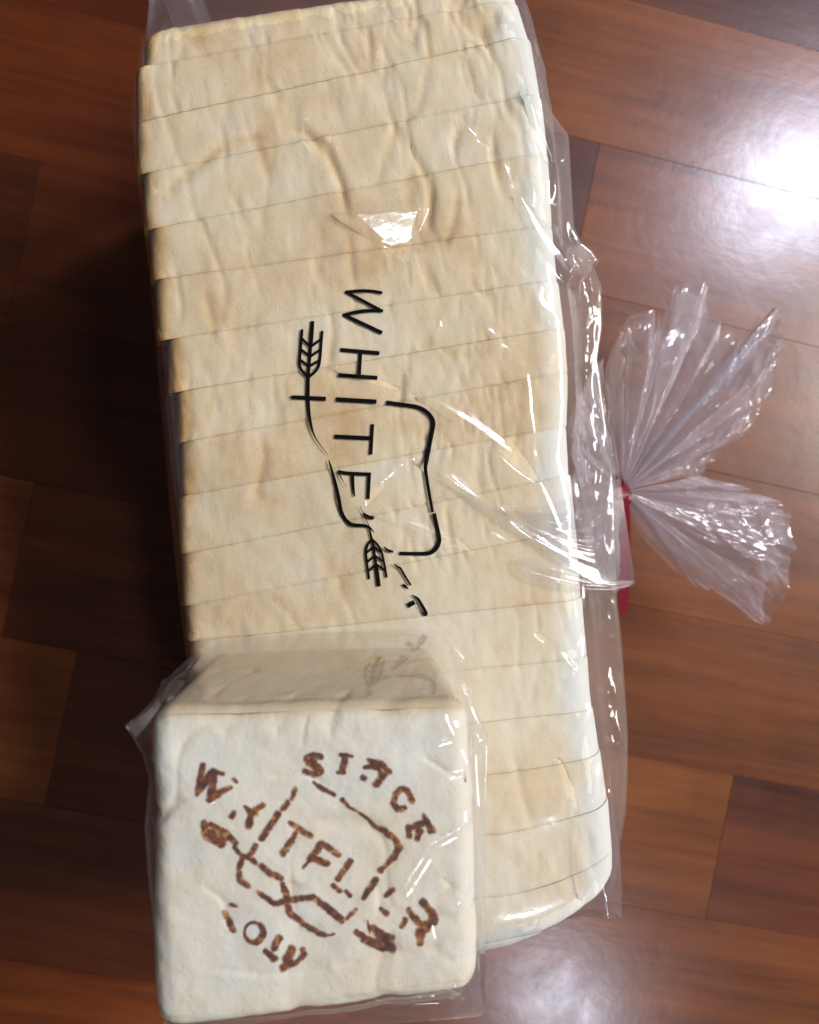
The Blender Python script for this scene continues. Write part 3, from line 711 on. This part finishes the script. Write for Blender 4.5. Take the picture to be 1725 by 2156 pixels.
def ink_mesh(strokes, name, label=None):
    V, F = [], []
    for st in strokes:
        pts = st['p']
        if st.get('c'): pts = chaikin(pts)
        pts = smooth_poly(pts)
        ring = []
        for i, p in enumerate(pts):
            a = pts[max(0, i - 1)]; b = pts[min(len(pts) - 1, i + 1)]
            tx, ty = b[0] - a[0], b[1] - a[1]; l = math.hypot(tx, ty) or 1
            nx, ny = -ty / l, tx / l; hw = p[2] * 0.57
            row = []
            for k in (-1, -0.33, 0.33, 1):
                q = hit(p[0] + nx * hw * k, p[1] + ny * hw * k, bvh_bag, 0.00022)
                if q is None: row = None; break
                row.append(q)
            ring.append(row)
        prev = None
        for row in ring:
            if row is None: prev = None; continue
            base = len(V); V += row
            if prev is not None:
                F += [[prev + k, base + k, base + k + 1, prev + k + 1] for k in range(3)]
            prev = base
    me = mesh_np(name, np.array(V) - bag_loc, F); o = link(name, me, M_INK, bag)
    if label: o['label'] = label
    return o
def c1(p): return [(575 + x * .23333, 575 + y * .23333, wd * .23333) for x, y, wd in p]
def c2(p): return [(575 + x * .23333, 948.75 + y * .23333, wd * .23333) for x, y, wd in p]
S = lambda p, c=False: dict(p=p, c=c)
ink_mesh([S(c1([(988, 178, 24), (900, 162, 25), (820, 158, 26), (740, 162, 26), (652, 170, 22)]), True), S(c1([(655, 166, 26), (992, 346, 26)])),
          S(c1([(992, 340, 26), (900, 336, 28), (800, 344, 30), (720, 358, 30), (632, 380, 28)]), True), S(c1([(634, 374, 30), (985, 540, 32)]))], 'printed_letter', 'printed black letter W')
ink_mesh([S(c1([(608, 692, 32), (962, 722, 32)])), S(c1([(590, 919, 32), (943, 945, 32)])), S(c1([(791, 706, 28), (777, 932, 28)]))], 'printed_letter', 'printed black letter H')
ink_mesh([S(c1([(570, 1139, 36), (935, 1161, 36)]))], 'printed_letter', 'printed black letter I')
ink_mesh([S(c1([(555, 1475, 34), (886, 1491, 34)])), S(c1([(898, 1362, 27), (882, 1638, 28)]))], 'printed_letter', 'printed black letter T')
ink_mesh([S(c2([(584, 186, 24), (640, 202, 28), (760, 210, 30), (884, 214, 30)]), True), S(c2([(870, 200, 28), (858, 438, 26)])),
          S(c2([(718, 212, 27), (721, 300, 26), (728, 370, 20), (738, 416, 10)]), True), S(c2([(592, 195, 16), (612, 240, 9), (640, 290, 4), (672, 336, 2)]))], 'printed_letter', 'printed black letter E partly lost in the fold')
ink_mesh([S(c2([(815, 560, 8), (850, 592, 26), (880, 606, 30), (912, 608, 26)]), True)], 'printed_letter', 'end of a printed letter L beside the fold')
ink_mesh([S(c2([(1000, 868, 8), (1035, 900, 22), (1085, 914, 20)]), True)], 'printed_letter', 'end of a printed letter I beside the fold')
ink_mesh([S(c2([(1092, 1022, 10), (1120, 1045, 15), (1152, 1062, 18), (1195, 1138, 18), (1244, 1216, 16)]), False)], 'printed_letter', 'bent remains of a printed letter E beside the fold')
ink_mesh([S(c2([(1168, 1208, 18), (1195, 1226, 22), (1222, 1252, 6)])), S(c2([(1255, 1302, 8), (1285, 1322, 16), (1310, 1336, 22), (1350, 1405, 24), (1382, 1462, 26), (1385, 1478, 24), (1368, 1486, 18), (1335, 1455, 8), (1290, 1370, 5)]), True),
          S(c2([(1215, 1402, 38), (1278, 1366, 36)]))], 'printed_letter', 'bent printed letter R at the lower end of the fold')
ink_mesh([S(c1([(357, 432, 30), (348, 560, 33), (341, 655, 28)])), S(c1([(341, 650, 26), (316, 940, 26)])), S(c1([(317, 930, 30), (313, 1112, 32)])),
          S(c1([(263, 506, 22), (258, 575, 23), (241, 780, 22), (238, 832, 22), (262, 885, 22), (316, 938, 24)]), True), S(c1([(445, 520, 22), (437, 600, 22), (425, 785, 22), (410, 850, 22), (380, 892, 22), (318, 940, 24)]), True),
          S(c1([(261, 590, 20), (336, 662, 22)])), S(c1([(256, 690, 20), (330, 750, 22)])), S(c1([(250, 785, 20), (322, 840, 22)])),
          S(c1([(437, 595, 20), (342, 662, 22)])), S(c1([(430, 690, 20), (336, 752, 22)])), S(c1([(422, 785, 20), (328, 842, 22)]))], 'printed_wheat_ear', 'printed black wheat ear pointing up the bag')
ink_mesh([S(c1([(160, 1112, 10), (180, 1118, 26), (220, 1122, 34), (478, 1135, 34)])), S(c1([(164, 1112, 10), (172, 1130, 10), (184, 1146, 5)])),
          S(c1([(313, 1110, 32), (318, 1200, 30), (326, 1290, 28), (345, 1385, 22), (370, 1465, 12), (420, 1545, 6), (495, 1640, 4)]), True)], 'printed_outline', 'crossed stalk of the printed emblem')
ink_mesh([S(c1([(1023, 1168, 34), (1200, 1192, 34), (1310, 1208, 34), (1390, 1250, 34), (1440, 1315, 36), (1448, 1370, 36), (1430, 1455, 34), (1378, 1730, 34)]), True),
          S(c2([(1396, -10, 34), (1376, 125, 30), (1376, 180, 28), (1400, 330, 25), (1440, 556, 24)]), True), S(c2([(1454, 566, 30), (1480, 690, 32), (1502, 790, 34), (1498, 840, 34), (1465, 895, 34), (1420, 925, 33), (1360, 932, 32), (1142, 928, 28)]), True)], 'printed_outline', 'printed outline of the bread emblem on its right')
ink_mesh([S(c2([(503, 86, 8), (520, 140, 18), (560, 280, 26), (595, 430, 28), (610, 540, 30), (645, 615, 30), (695, 662, 30), (740, 675, 30), (800, 675, 28), (855, 682, 24), (890, 710, 14), (912, 740, 5)]), True),
          S(c2([(783, 500, 4), (835, 610, 7), (876, 700, 6)]))], 'printed_outline', 'printed outline of the bread emblem on its lower left')
ink_mesh([S(c2([(866, 688, 12), (880, 750, 17), (895, 808, 18)])), S(c2([(895, 800, 18), (906, 870, 20), (931, 1032, 22)])), S(c2([(930, 1026, 32), (955, 1226, 32)])),
          S(c2([(897, 803, 20), (858, 838, 20), (836, 900, 20), (846, 1000, 20), (868, 1160, 18)]), True), S(c2([(897, 803, 18), (948, 850, 18), (985, 920, 18), (1008, 1040, 18), (1026, 1146, 18)]), True),
          S(c2([(906, 872, 18), (842, 925, 17)])), S(c2([(918, 950, 18), (853, 1005, 17)])), S(c2([(930, 1026, 18), (866, 1086, 17)])),
          S(c2([(906, 866, 18), (988, 926, 15)])), S(c2([(918, 946, 18), (1000, 1004, 15)])), S(c2([(930, 1022, 18), (1016, 1084, 15)]))], 'printed_wheat_ear', 'printed black wheat ear pointing down the bag')

# ------------------------------------------------------------------ red tie
tie = thing('bag_tie', 'red plastic strip tied round the gathered neck of the large bag', 'bag tie', tuple(at(1312, 1140, 0.0)))
tl = np.array(tie.location)
def ribbon(path, wid, thick=0.0005):
    P = np.array([at(x, y, z) for x, y, z in path]); n = len(P)
    s = np.linspace(0, n - 1, (n - 1) * 6 + 1); P = np.stack([np.interp(s, range(n), P[:, k]) for k in range(3)], 1)
    for _ in range(4): P[1:-1] = .25 * P[:-2] + .5 * P[1:-1] + .25 * P[2:]
    T = np.gradient(P, axis=0); T /= np.linalg.norm(T, axis=1, keepdims=True)
    B = np.cross(T, np.array([0.25, 0, 1.0])); B /= np.linalg.norm(B, axis=1, keepdims=True); N = np.cross(B, T)
    wv = np.asarray(wid) * np.ones(len(P)); rows_ = [P - B * wv[:, None] / 2, P + B * wv[:, None] / 2, P + B * wv[:, None] / 2 - N * thick, P - B * wv[:, None] / 2 - N * thick]
    V = np.stack(rows_, 1).reshape(-1, 3); F = []
    for k in range(len(P) - 1):
        F += [[k * 4 + j, (k + 1) * 4 + j, (k + 1) * 4 + (j + 1) % 4, k * 4 + (j + 1) % 4] for j in range(4)]
    F += [[3, 2, 1, 0], [len(V) - 4, len(V) - 3, len(V) - 2, len(V) - 1]]
    return V, F
V, F = ribbon([(1302, 1000, 6.6), (1308, 1020, 8.1), (1314, 1050, 8.3), (1318, 1085, 7.6), (1318, 1120, 7.0), (1318, 1180, 6.6), (1315, 1240, 6.2), (1312, 1292, 5.8)], 0.0046)
link('strip', mesh_np('strip', V - tl, F, False), M_RED, tie)
V, F = ribbon([(1318, 1008, 6.8), (1322, 1030, 7.7), (1322, 1060, 7.8), (1316, 1082, 7.0), (1304, 1078, 6.4), (1298, 1040, 6.0), (1300, 1008, 6.2)], 0.0040)
link('knot_loop', mesh_np('knot_loop', V - tl, F, False), M_RED, tie)
V, F = ribbon([(1310, 1088, 8.4), (1309, 1112, 8.2), (1306, 1126, 8.0)], 0.0012, 0.0002)
link('printed_mark', mesh_np('printed_mark', V - tl, F, False), M_BLUE, tie)

# ------------------------------------------------------------------ small block of bread standing on the loaf
cube = thing('bread_block', 'small square block of white bread with brown burned lettering on its face', 'bread', tuple(at(670, 1600, 12.8)))
cl = np.array(cube.location)
ZC = 19.4
ZB = 12.92
top4 = [at(318, 2190, ZC - .15), at(1016, 2098, ZC - .1), at(990, 1478, ZC), at(312, 1494, ZC)]           # front-left, front-right, back-right, back-left
bot4 = [at(470, 1800, ZB), at(945, 1765, ZB), at(915, 1356, ZB), at(450, 1370, ZB)]
def tri_map(U):
    a, b, c = (U[..., 0] + 1) / 2, (U[..., 1] + 1) / 2, (U[..., 2] + 1) / 2
    def bil(q): return (q[0] * ((1 - a) * (1 - b))[..., None] + q[1] * (a * (1 - b))[..., None] + q[2] * (a * b)[..., None] + q[3] * ((1 - a) * b)[..., None])
    return bil(bot4) * (1 - c)[..., None] + bil(top4) * c[..., None]
N = 150
tt = np.linspace(-1, 1, N)
tt = np.sign(tt) * (1 - (1 - np.abs(tt)) ** 1.0)
faces = [(0, 1, 2, 1), (0, 1, 2, -1), (1, 2, 0, 1), (1, 2, 0, -1), (0, 2, 1, 1), (0, 2, 1, -1)]
VV, FF, TT, b0 = [], [], [], 0
rr = 0.14
for (a, b, c, sg) in faces:
    A, B = np.meshgrid(tt, tt, indexing='ij'); U = np.zeros((N, N, 3)); U[..., a] = A; U[..., b] = B; U[..., c] = sg
    core = np.clip(U, -1 + rr, 1 - rr); dv = U - core; ln = np.linalg.norm(dv, axis=-1, keepdims=True)
    nrm = dv / np.maximum(ln, 1e-9)
    Uq = core + nrm * rr
    P = tri_map(Uq)
    gx, gy, gz = P[..., 0] * 100, P[..., 1] * 100, P[..., 2] * 100
    q1, q2 = (gx, gy) if c == 2 else ((gx, gz) if c == 1 else (gy, gz))
    q1 = gx + 0.37 * gz; q2 = gy + 0.61 * gz
    h = 0.15 * (fbm(q1 * 0.42, q2 * 0.42, 801, 3) - .5) - 0.06 * sstep(.55, .95, ridged(q1 * 0.42, q2 * 0.5, 811, 2)) + 0.045 * (fbm(q1 * 2.3, q2 * 2.3, 821, 4) - .5)
    px, py = proj(P)
    ctone = 0.0
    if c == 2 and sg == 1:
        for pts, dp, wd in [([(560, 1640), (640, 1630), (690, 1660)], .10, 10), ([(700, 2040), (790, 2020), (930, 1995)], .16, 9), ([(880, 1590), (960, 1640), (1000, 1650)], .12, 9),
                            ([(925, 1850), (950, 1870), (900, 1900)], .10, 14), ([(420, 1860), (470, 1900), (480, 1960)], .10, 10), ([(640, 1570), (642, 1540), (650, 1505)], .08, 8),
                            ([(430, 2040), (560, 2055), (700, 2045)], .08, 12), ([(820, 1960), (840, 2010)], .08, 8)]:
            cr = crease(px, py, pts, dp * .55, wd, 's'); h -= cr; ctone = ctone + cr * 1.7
    if c == 1 and sg == 1: h *= 0.6
    P = P + nrm * (h / 100)[..., None]
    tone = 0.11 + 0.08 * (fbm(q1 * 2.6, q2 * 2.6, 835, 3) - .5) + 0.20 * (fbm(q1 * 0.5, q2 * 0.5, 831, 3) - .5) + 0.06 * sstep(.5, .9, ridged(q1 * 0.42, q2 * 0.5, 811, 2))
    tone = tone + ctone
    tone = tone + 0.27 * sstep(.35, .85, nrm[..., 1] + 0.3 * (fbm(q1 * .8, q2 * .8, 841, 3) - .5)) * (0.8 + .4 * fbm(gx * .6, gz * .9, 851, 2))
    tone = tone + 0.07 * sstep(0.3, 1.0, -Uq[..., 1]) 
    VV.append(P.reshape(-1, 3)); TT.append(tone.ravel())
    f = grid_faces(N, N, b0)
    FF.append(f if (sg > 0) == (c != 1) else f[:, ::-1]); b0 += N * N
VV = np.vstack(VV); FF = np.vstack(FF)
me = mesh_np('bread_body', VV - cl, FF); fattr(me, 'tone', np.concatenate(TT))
bm = bmesh.new(); bm.from_mesh(me); bmesh.ops.remove_doubles(bm, verts=bm.verts, dist=1e-5); bmesh.ops.recalc_face_normals(bm, faces=bm.faces[:]); bm.to_mesh(me); bm.free()
for p_ in me.polygons: p_.use_smooth = True
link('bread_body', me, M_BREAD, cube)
bvh_cube = BVHTree.FromPolygons([Vector(v) for v in VV], FF.tolist())

def dd(p): return [(373.75 + x * .24009, 1552.5 + y * .24009, wd * .24009) for x, y, wd in p]
def ee(p): return [(661.25 + x * .24009, 1552.5 + y * .24009, wd * .24009) for x, y, wd in p]
def burn(strokes, name, label, step=1.3):
    P_ = np.array([p for st in strokes for p in st]); m = 12
    x0, x1 = P_[:, 0].min() - m, P_[:, 0].max() + m; y0, y1 = P_[:, 1].min() - m, P_[:, 1].max() + m
    xs = np.arange(x0, x1, step); ys = np.arange(y0, y1, step)
    X, Y = np.meshgrid(xs, ys, indexing='ij'); B = np.zeros_like(X)
    for st in strokes:
        for a, b in zip(st[:-1], st[1:]):
            dx, dy = b[0] - a[0], b[1] - a[1]; t = np.clip(((X - a[0]) * dx + (Y - a[1]) * dy) / (dx * dx + dy * dy + 1e-9), 0, 1)
            d = np.hypot(X - a[0] - t * dx, Y - a[1] - t * dy); hw = (a[2] + (b[2] - a[2]) * t) / 2 * 1.16
            B = np.maximum(B, np.clip((hw * 1.55 - d) / (hw * 1.05), 0, 1.0))
    keep = B > 0.0; k2 = keep.copy()
    for ax_ in (0, 1):
        for s_ in (-1, 1): k2 |= np.roll(keep, s_, ax_)
    idx = -np.ones(X.shape, int); V = []; bv = []
    for i, j in zip(*np.nonzero(k2)):
        q = hit(X[i, j], Y[i, j], bvh_cube, 0.00012)
        if q is None: continue
        idx[i, j] = len(V); V.append(q); bv.append(B[i, j])
    F = []
    for i in range(len(xs) - 1):
        for j in range(len(ys) - 1):
            f = [idx[i, j], idx[i, j + 1], idx[i + 1, j + 1], idx[i + 1, j]]
            if min(f) >= 0: F.append([int(v) for v in f])
    me = mesh_np(name, np.array(V) - cl, F); fattr(me, 'burn', bv); o = link(name, me, M_BURN, cube); o['label'] = label
P2 = lambda *q: list(q)
burn([dd([(228, 250, 46), (195, 390, 48), (172, 500, 36)]), dd([(190, 470, 44), (250, 380, 62), (320, 310, 62)]), dd([(310, 300, 50), (400, 325, 34)]), dd([(320, 320, 58), (312, 430, 58), (285, 555, 44)]),
      dd([(285, 548, 48), (370, 490, 52), (465, 440, 34)]), dd([(495, 370, 30), (520, 392, 24)])], 'burned_letter', 'burned brown letter W')
burn([dd([(475, 700, 40), (500, 660, 36)]), dd([(755, 595, 42), (650, 660, 48)]), dd([(590, 605, 20), (630, 650, 48), (690, 665, 50)]), dd([(650, 680, 44), (625, 775, 58)])], 'burned_letter', 'broken burned letter H')
burn([dd([(885, 672, 50), (740, 888, 50)])], 'burned_letter', 'burned letter I')
burn([dd([(988, 750, 34), (1050, 790, 44), (1172, 870, 44)]), dd([(1042, 845, 44), (985, 935, 48), (925, 1020, 48)])], 'burned_letter', 'burned letter T')
burn([dd([(1265, 930, 50), (1225, 990, 58), (1165, 1068, 50)]), dd([(1290, 945, 42), (1412, 1030, 46)]), dd([(1170, 1052, 46), (1240, 1080, 54), (1322, 1108, 46)]), dd([(1145, 1095, 20), (1105, 1145, 26)])], 'burned_letter', 'burned letter E missing its lower stroke')
burn([ee([(318, 1090, 48), (260, 1175, 44), (212, 1245, 44)]), ee([(170, 1300, 40), (225, 1345, 40)]), ee([(285, 1355, 32), (318, 1390, 32)])], 'burned_letter', 'broken burned letter L')
burn([ee([(542, 1250, 48), (490, 1330, 52), (435, 1412, 34)])], 'burned_letter', 'second burned letter I')
burn([ee([(690, 1338, 46), (628, 1392, 30)]), ee([(590, 1505, 30), (635, 1545, 46)])], 'burned_letter', 'fragments of a burned letter E under the highlight')
burn([ee([(960, 1450, 58), (1035, 1540, 64), (1055, 1610, 66), (985, 1680, 60)]), ee([(835, 1520, 46), (930, 1640, 56)]), ee([(985, 1650, 70), (935, 1700, 76), (932, 1800, 58)]), ee([(805, 1600, 44), (775, 1660, 42)])], 'burned_letter', 'burned letter R at the lower right')
burn([dd([(1260, 170, 44), (1190, 155, 42), (1130, 190, 46), (1150, 230, 46), (1235, 255, 46), (1262, 300, 46), (1200, 330, 46), (1120, 300, 42)]), dd([(1180, 195, 60), (1220, 290, 60)])], 'burned_letter', 'blurred burned letter S')
burn([ee([(238, 155, 30), (335, 168, 26)]), ee([(282, 170, 50), (245, 300, 46)]), ee([(212, 308, 26), (270, 312, 26)])], 'burned_letter', 'burned letter I after the S')
burn([ee([(480, 200, 30), (545, 235, 62)]), ee([(450, 265, 30), (540, 250, 60)]), ee([(590, 230, 46), (665, 300, 44)]), ee([(640, 310, 44), (590, 360, 56), (548, 415, 56)]), ee([(430, 355, 42), (440, 362, 44)]), ee([(560, 250, 34), (600, 340, 30)])], 'burned_letter', 'broken burned letter N')
burn([ee([(865, 560, 48), (815, 460, 44), (770, 455, 46), (715, 500, 44), (697, 575, 46), (735, 632, 46), (795, 622, 44)])], 'burned_letter', 'burned letter C')
burn([ee([(832, 785, 40), (840, 870, 40)]), ee([(850, 790, 44), (950, 760, 56)]), ee([(965, 685, 34), (995, 750, 44), (1035, 815, 60)]), ee([(905, 890, 44), (930, 820, 60)])], 'burned_letter', 'burned letter E at the right end of the arc')
burn([dd([(415, 1540, 44), (450, 1605, 50), (492, 1690, 44)]), dd([(470, 1470, 34), (515, 1480, 24)])], 'burned_figure', 'burned figure 2')
burn([dd([(670 + 82 * math.cos(a), 1712 + 88 * math.sin(a), 34 + 16 * math.sin(a + 1.0)) for a in np.linspace(0, 6.2832, 15)])], 'burned_figure', 'burned figure 0')
burn([dd([(890, 1765, 56), (852, 1850, 52)]), dd([(775, 1875, 40), (850, 1940, 56)])], 'burned_figure', 'burned figure 1')
burn([dd([(1005, 1860, 60), (965, 1950, 66)]), dd([(1100, 1860, 40), (1110, 1905, 44), (1050, 1975, 36), (915, 2045, 34)]), dd([(910, 2010, 34), (1000, 1965, 34)])], 'burned_figure', 'burned figure 9')
burn([dd([(1035, 455, 40), (1005, 545, 30)]), dd([(970, 575, 40), (930, 625, 48)]), ee([(0, 395, 22), (75, 450, 40), (180, 502, 30)]), ee([(250, 550, 34), (300, 608, 28), (380, 650, 20), (480, 722, 26), (535, 782, 40)]),
      ee([(530, 780, 40), (620, 822, 46), (715, 895, 54), (750, 965, 52), (700, 1058, 50), (640, 1110, 40), (580, 1175, 44)])], 'burned_outline', 'burned outline of the bread emblem')
burn([dd([(690, 950, 42), (630, 1045, 44)]), dd([(575, 1040, 36), (640, 1060, 44), (688, 1100, 38)]), dd([(500, 965, 30), (575, 1050, 38), (542, 1150, 42), (545, 1250, 44), (625, 1312, 40)]), dd([(735, 1125, 42), (815, 1195, 50), (915, 1235, 44)]),
      dd([(922, 1290, 40), (950, 1360, 50), (965, 1435, 52), (978, 1535, 48), (1100, 1632, 44), (1250, 1722, 44), (1300, 1735, 36)]), dd([(1335, 1737, 18), (1375, 1725, 16)]),
      dd([(715, 1362, 40), (850, 1460, 46), (970, 1440, 50), (1100, 1412, 46), (1190, 1405, 48), (1300, 1490, 46), (1440, 1612, 48)]), ee([(100, 1475, 46), (170, 1535, 48), (255, 1598, 36)]), ee([(290, 1592, 26), (340, 1545, 36), (372, 1508, 24)])], 'burned_outline', 'burned crossing stalks of the emblem')
burn([dd([(230, 750, 46), (255, 840, 70), (390, 935, 60)]), dd([(290, 765, 44), (430, 840, 50), (512, 930, 44)]), dd([(300, 830, 60), (400, 900, 70)]), dd([(260, 870, 60), (380, 950, 40)])], 'burned_wheat_ear', 'burned wheat ear at the left')
burn([ee([(375, 1705, 44), (480, 1790, 50), (600, 1860, 44)]), ee([(520, 1680, 60), (620, 1770, 90)]), ee([(640, 1740, 50), (685, 1760, 46)]), ee([(650, 1830, 84), (675, 1845, 80)]), ee([(470, 1610, 14), (495, 1720, 22)]), ee([(440, 1770, 60), (570, 1810, 66)])], 'burned_wheat_ear', 'burned wheat ear at the lower right')

# ------------------------------------------------------------------ bag round the small block
bag2 = thing('plastic_bag', 'clear plastic bag wrapped round the small bread block, its corners standing out as stiff wings', 'plastic bag', tuple(at(670, 1600, 12.8)))
b2 = np.array(bag2.location)
ringT = [(262, 1526, 18.4), (300, 1590, 18.8), (314, 1640, 19.0), (304, 1742, 19.0), (312, 1850, 19.1), (326, 1980, 19.2), (338, 2100, 19.2), (344, 2172, 18.7),
         (520, 2172, 18.75), (700, 2164, 18.75), (860, 2154, 18.7), (960, 2146, 18.65), (1022, 2139, 18.5), (1023, 2000, 19.1), (1021, 1860, 19.1), (1023, 1700, 19.0), (1028, 1546, 18.6),
         (1000, 1492, 19.2), (965, 1466, 19.5), (800, 1470, 19.55), (600, 1475, 19.55), (420, 1481, 19.55), (345, 1486, 19.45), (300, 1506, 19.0)]
ringB = [(422, 1368, 12.95), (440, 1400, 12.9), (455, 1440, 12.9), (455, 1500, 12.9), (455, 1580, 12.9), (458, 1660, 12.9), (460, 1740, 12.9), (462, 1810, 12.9),
         (560, 1806, 12.9), (680, 1800, 12.9), (800, 1790, 12.9), (880, 1785, 12.9), (955, 1778, 12.9), (962, 1700, 12.9), (960, 1600, 12.9), (955, 1480, 12.9), (948, 1352, 12.95),
         (930, 1330, 12.95), (905, 1323, 12.95), (800, 1326, 12.95), (680, 1333, 12.95), (540, 1340, 12.95), (470, 1345, 12.95), (436, 1352, 12.95)]
nper = 16
def densify(r):
    out = []
    n = len(r)
    for i in range(n):
        a, b = np.array(r[i]), np.array(r[(i + 1) % n])
        for k in range(nper): out.append(a + (b - a) * k / nper)
    return np.array(out)
T_ = densify(ringT); B_ = densify(ringB)
T3 = at(T_[:, 0], T_[:, 1], T_[:, 2]); B3 = at(B_[:, 0], B_[:, 1], B_[:, 2])
nr = len(T3); nlev = 44
lev = np.linspace(0, 1, nlev)
W3 = B3[None] + (T3 - B3)[None] * lev[:, None, None]
cen = T3.mean(0)
outw = W3 - (B3.mean(0)[None, None] + (cen - B3.mean(0))[None, None] * lev[:, None, None]); outw[..., 2] = 0
outw /= np.linalg.norm(outw, axis=-1, keepdims=True)
ii = np.arange(nr)[None].repeat(nlev, 0); ll = lev[:, None].repeat(nr, 1)
isback = ((ii >= 17 * nper) & (ii < 23 * nper)).astype(float)
na = 0.28 * (ridged(ii / nper * 0.55, ll * 2.2, 901, 2) - .45) + 0.10 * (ridged(ii / nper * 1.6, ll * 5, 911, 2) - .45)
na = na * np.sin(np.clip(ll, 0, 1) * math.pi) ** 0.6 * (1 - 0.93 * isback)
W3 = W3 + outw * (na / 100)[..., None] + outw * 0.0012 * (isback * np.sin(ll * math.pi))[..., None]
# film lying over the upper face: rings shrinking to the middle, carried just above the bread
nin = 110
kk = np.linspace(0, 1, nin + 1)[1:]
cen2 = at(670, 1810, 19.6)
rings = []
for k in kk: rings.append(T3 + (cen2 - T3) * (k * 0.985))
TOPG = np.array(rings)
px, py = proj(TOPG)
zb = np.full(px.shape, np.nan)
flatx, flaty = TOPG[..., 0].ravel(), TOPG[..., 1].ravel()
zz = np.array([(lambda r: r[0].z if r[0] is not None else np.nan)(bvh_cube.ray_cast(Vector((x, y, 0.3)), Vector((0, 0, -1)))) for x, y in zip(flatx, flaty)]).reshape(px.shape)
base = TOPG[..., 2].copy()
kk2 = kk[:, None].repeat(nr, 1)
gx, gy = TOPG[..., 0] * 100, TOPG[..., 1] * 100
smooth_top = np.where(np.isnan(zz), base, ZC / 100 + 0.0012)
z = base + (smooth_top - base) * sstep(0.0, 0.18, kk2)
z = np.maximum(z, np.where(np.isnan(zz), 0, zz + 0.0004))
for _ in range(6):
    z[1:-1] = .25 * z[:-2] + .5 * z[1:-1] + .25 * z[2:]; z = .25 * np.roll(z, 1, 1) + .5 * z + .25 * np.roll(z, -1, 1)
z = np.maximum(z, np.where(np.isnan(zz), 0, zz + 0.0004))
cf = [([(835, 1880), (870, 1820), (900, 1765), (908, 1750)], .11, 11), ([(897, 1930), (925, 1990), (968, 2076)], .14, 9), ([(900, 1762), (935, 1742), (975, 1715), (990, 1695)], .12, 8),
      ([(420, 1700), (480, 1650), (560, 1620)], .05, 12), ([(930, 1500), (950, 1540), (905, 1560)], .05, 8), ([(880, 1620), (960, 1600), (1000, 1560)], .07, 9), ([(955, 1880), (985, 1850), (1005, 1800)], .06, 9),
      ([(360, 2140), (600, 2128), (860, 2112), (1000, 2108)], .10, 9), ([(940, 2060), (970, 2070), (1005, 2090)], .10, 8), ([(340, 1735), (400, 1700), (460, 1665)], .06, 8),
      ([(310, 1700), (330, 1720), (345, 1740)], .1, 8), ([(330, 1790), (380, 1860)], .05, 9), ([(600, 2080), (700, 2060), (800, 2070)], .05, 10)]
dz = np.zeros_like(px)
for pts, A, wd in cf: dz += crease(px, py, pts, A, wd, 'g')
dz += 0.028 * (ridged(gx * 0.5 + .2 * gy, gy * 0.5, 921, 2) - .5) + 0.010 * (fbm(gx * 2.4, gy * 2.4, 931, 2) - .5)
z += dz / 100 * sstep(0, .05, kk2)
TOPG[..., 2] = z
ALL = np.concatenate([W3, TOPG], 0); nA = ALL.shape[0]
V = ALL.reshape(-1, 3); F = []
i, j = np.meshgrid(np.arange(nA - 1), np.arange(nr), indexing='ij')
a = (i * nr + j).ravel(); b = (i * nr + (j + 1) % nr).ravel()
F = np.stack([a, b, b + nr, a + nr], 1).tolist()
F.append([(nA - 1) * nr + k for k in range(nr)])
me = mesh_np('film', V - b2, F)
link('film', me, M_TAUT, bag2)
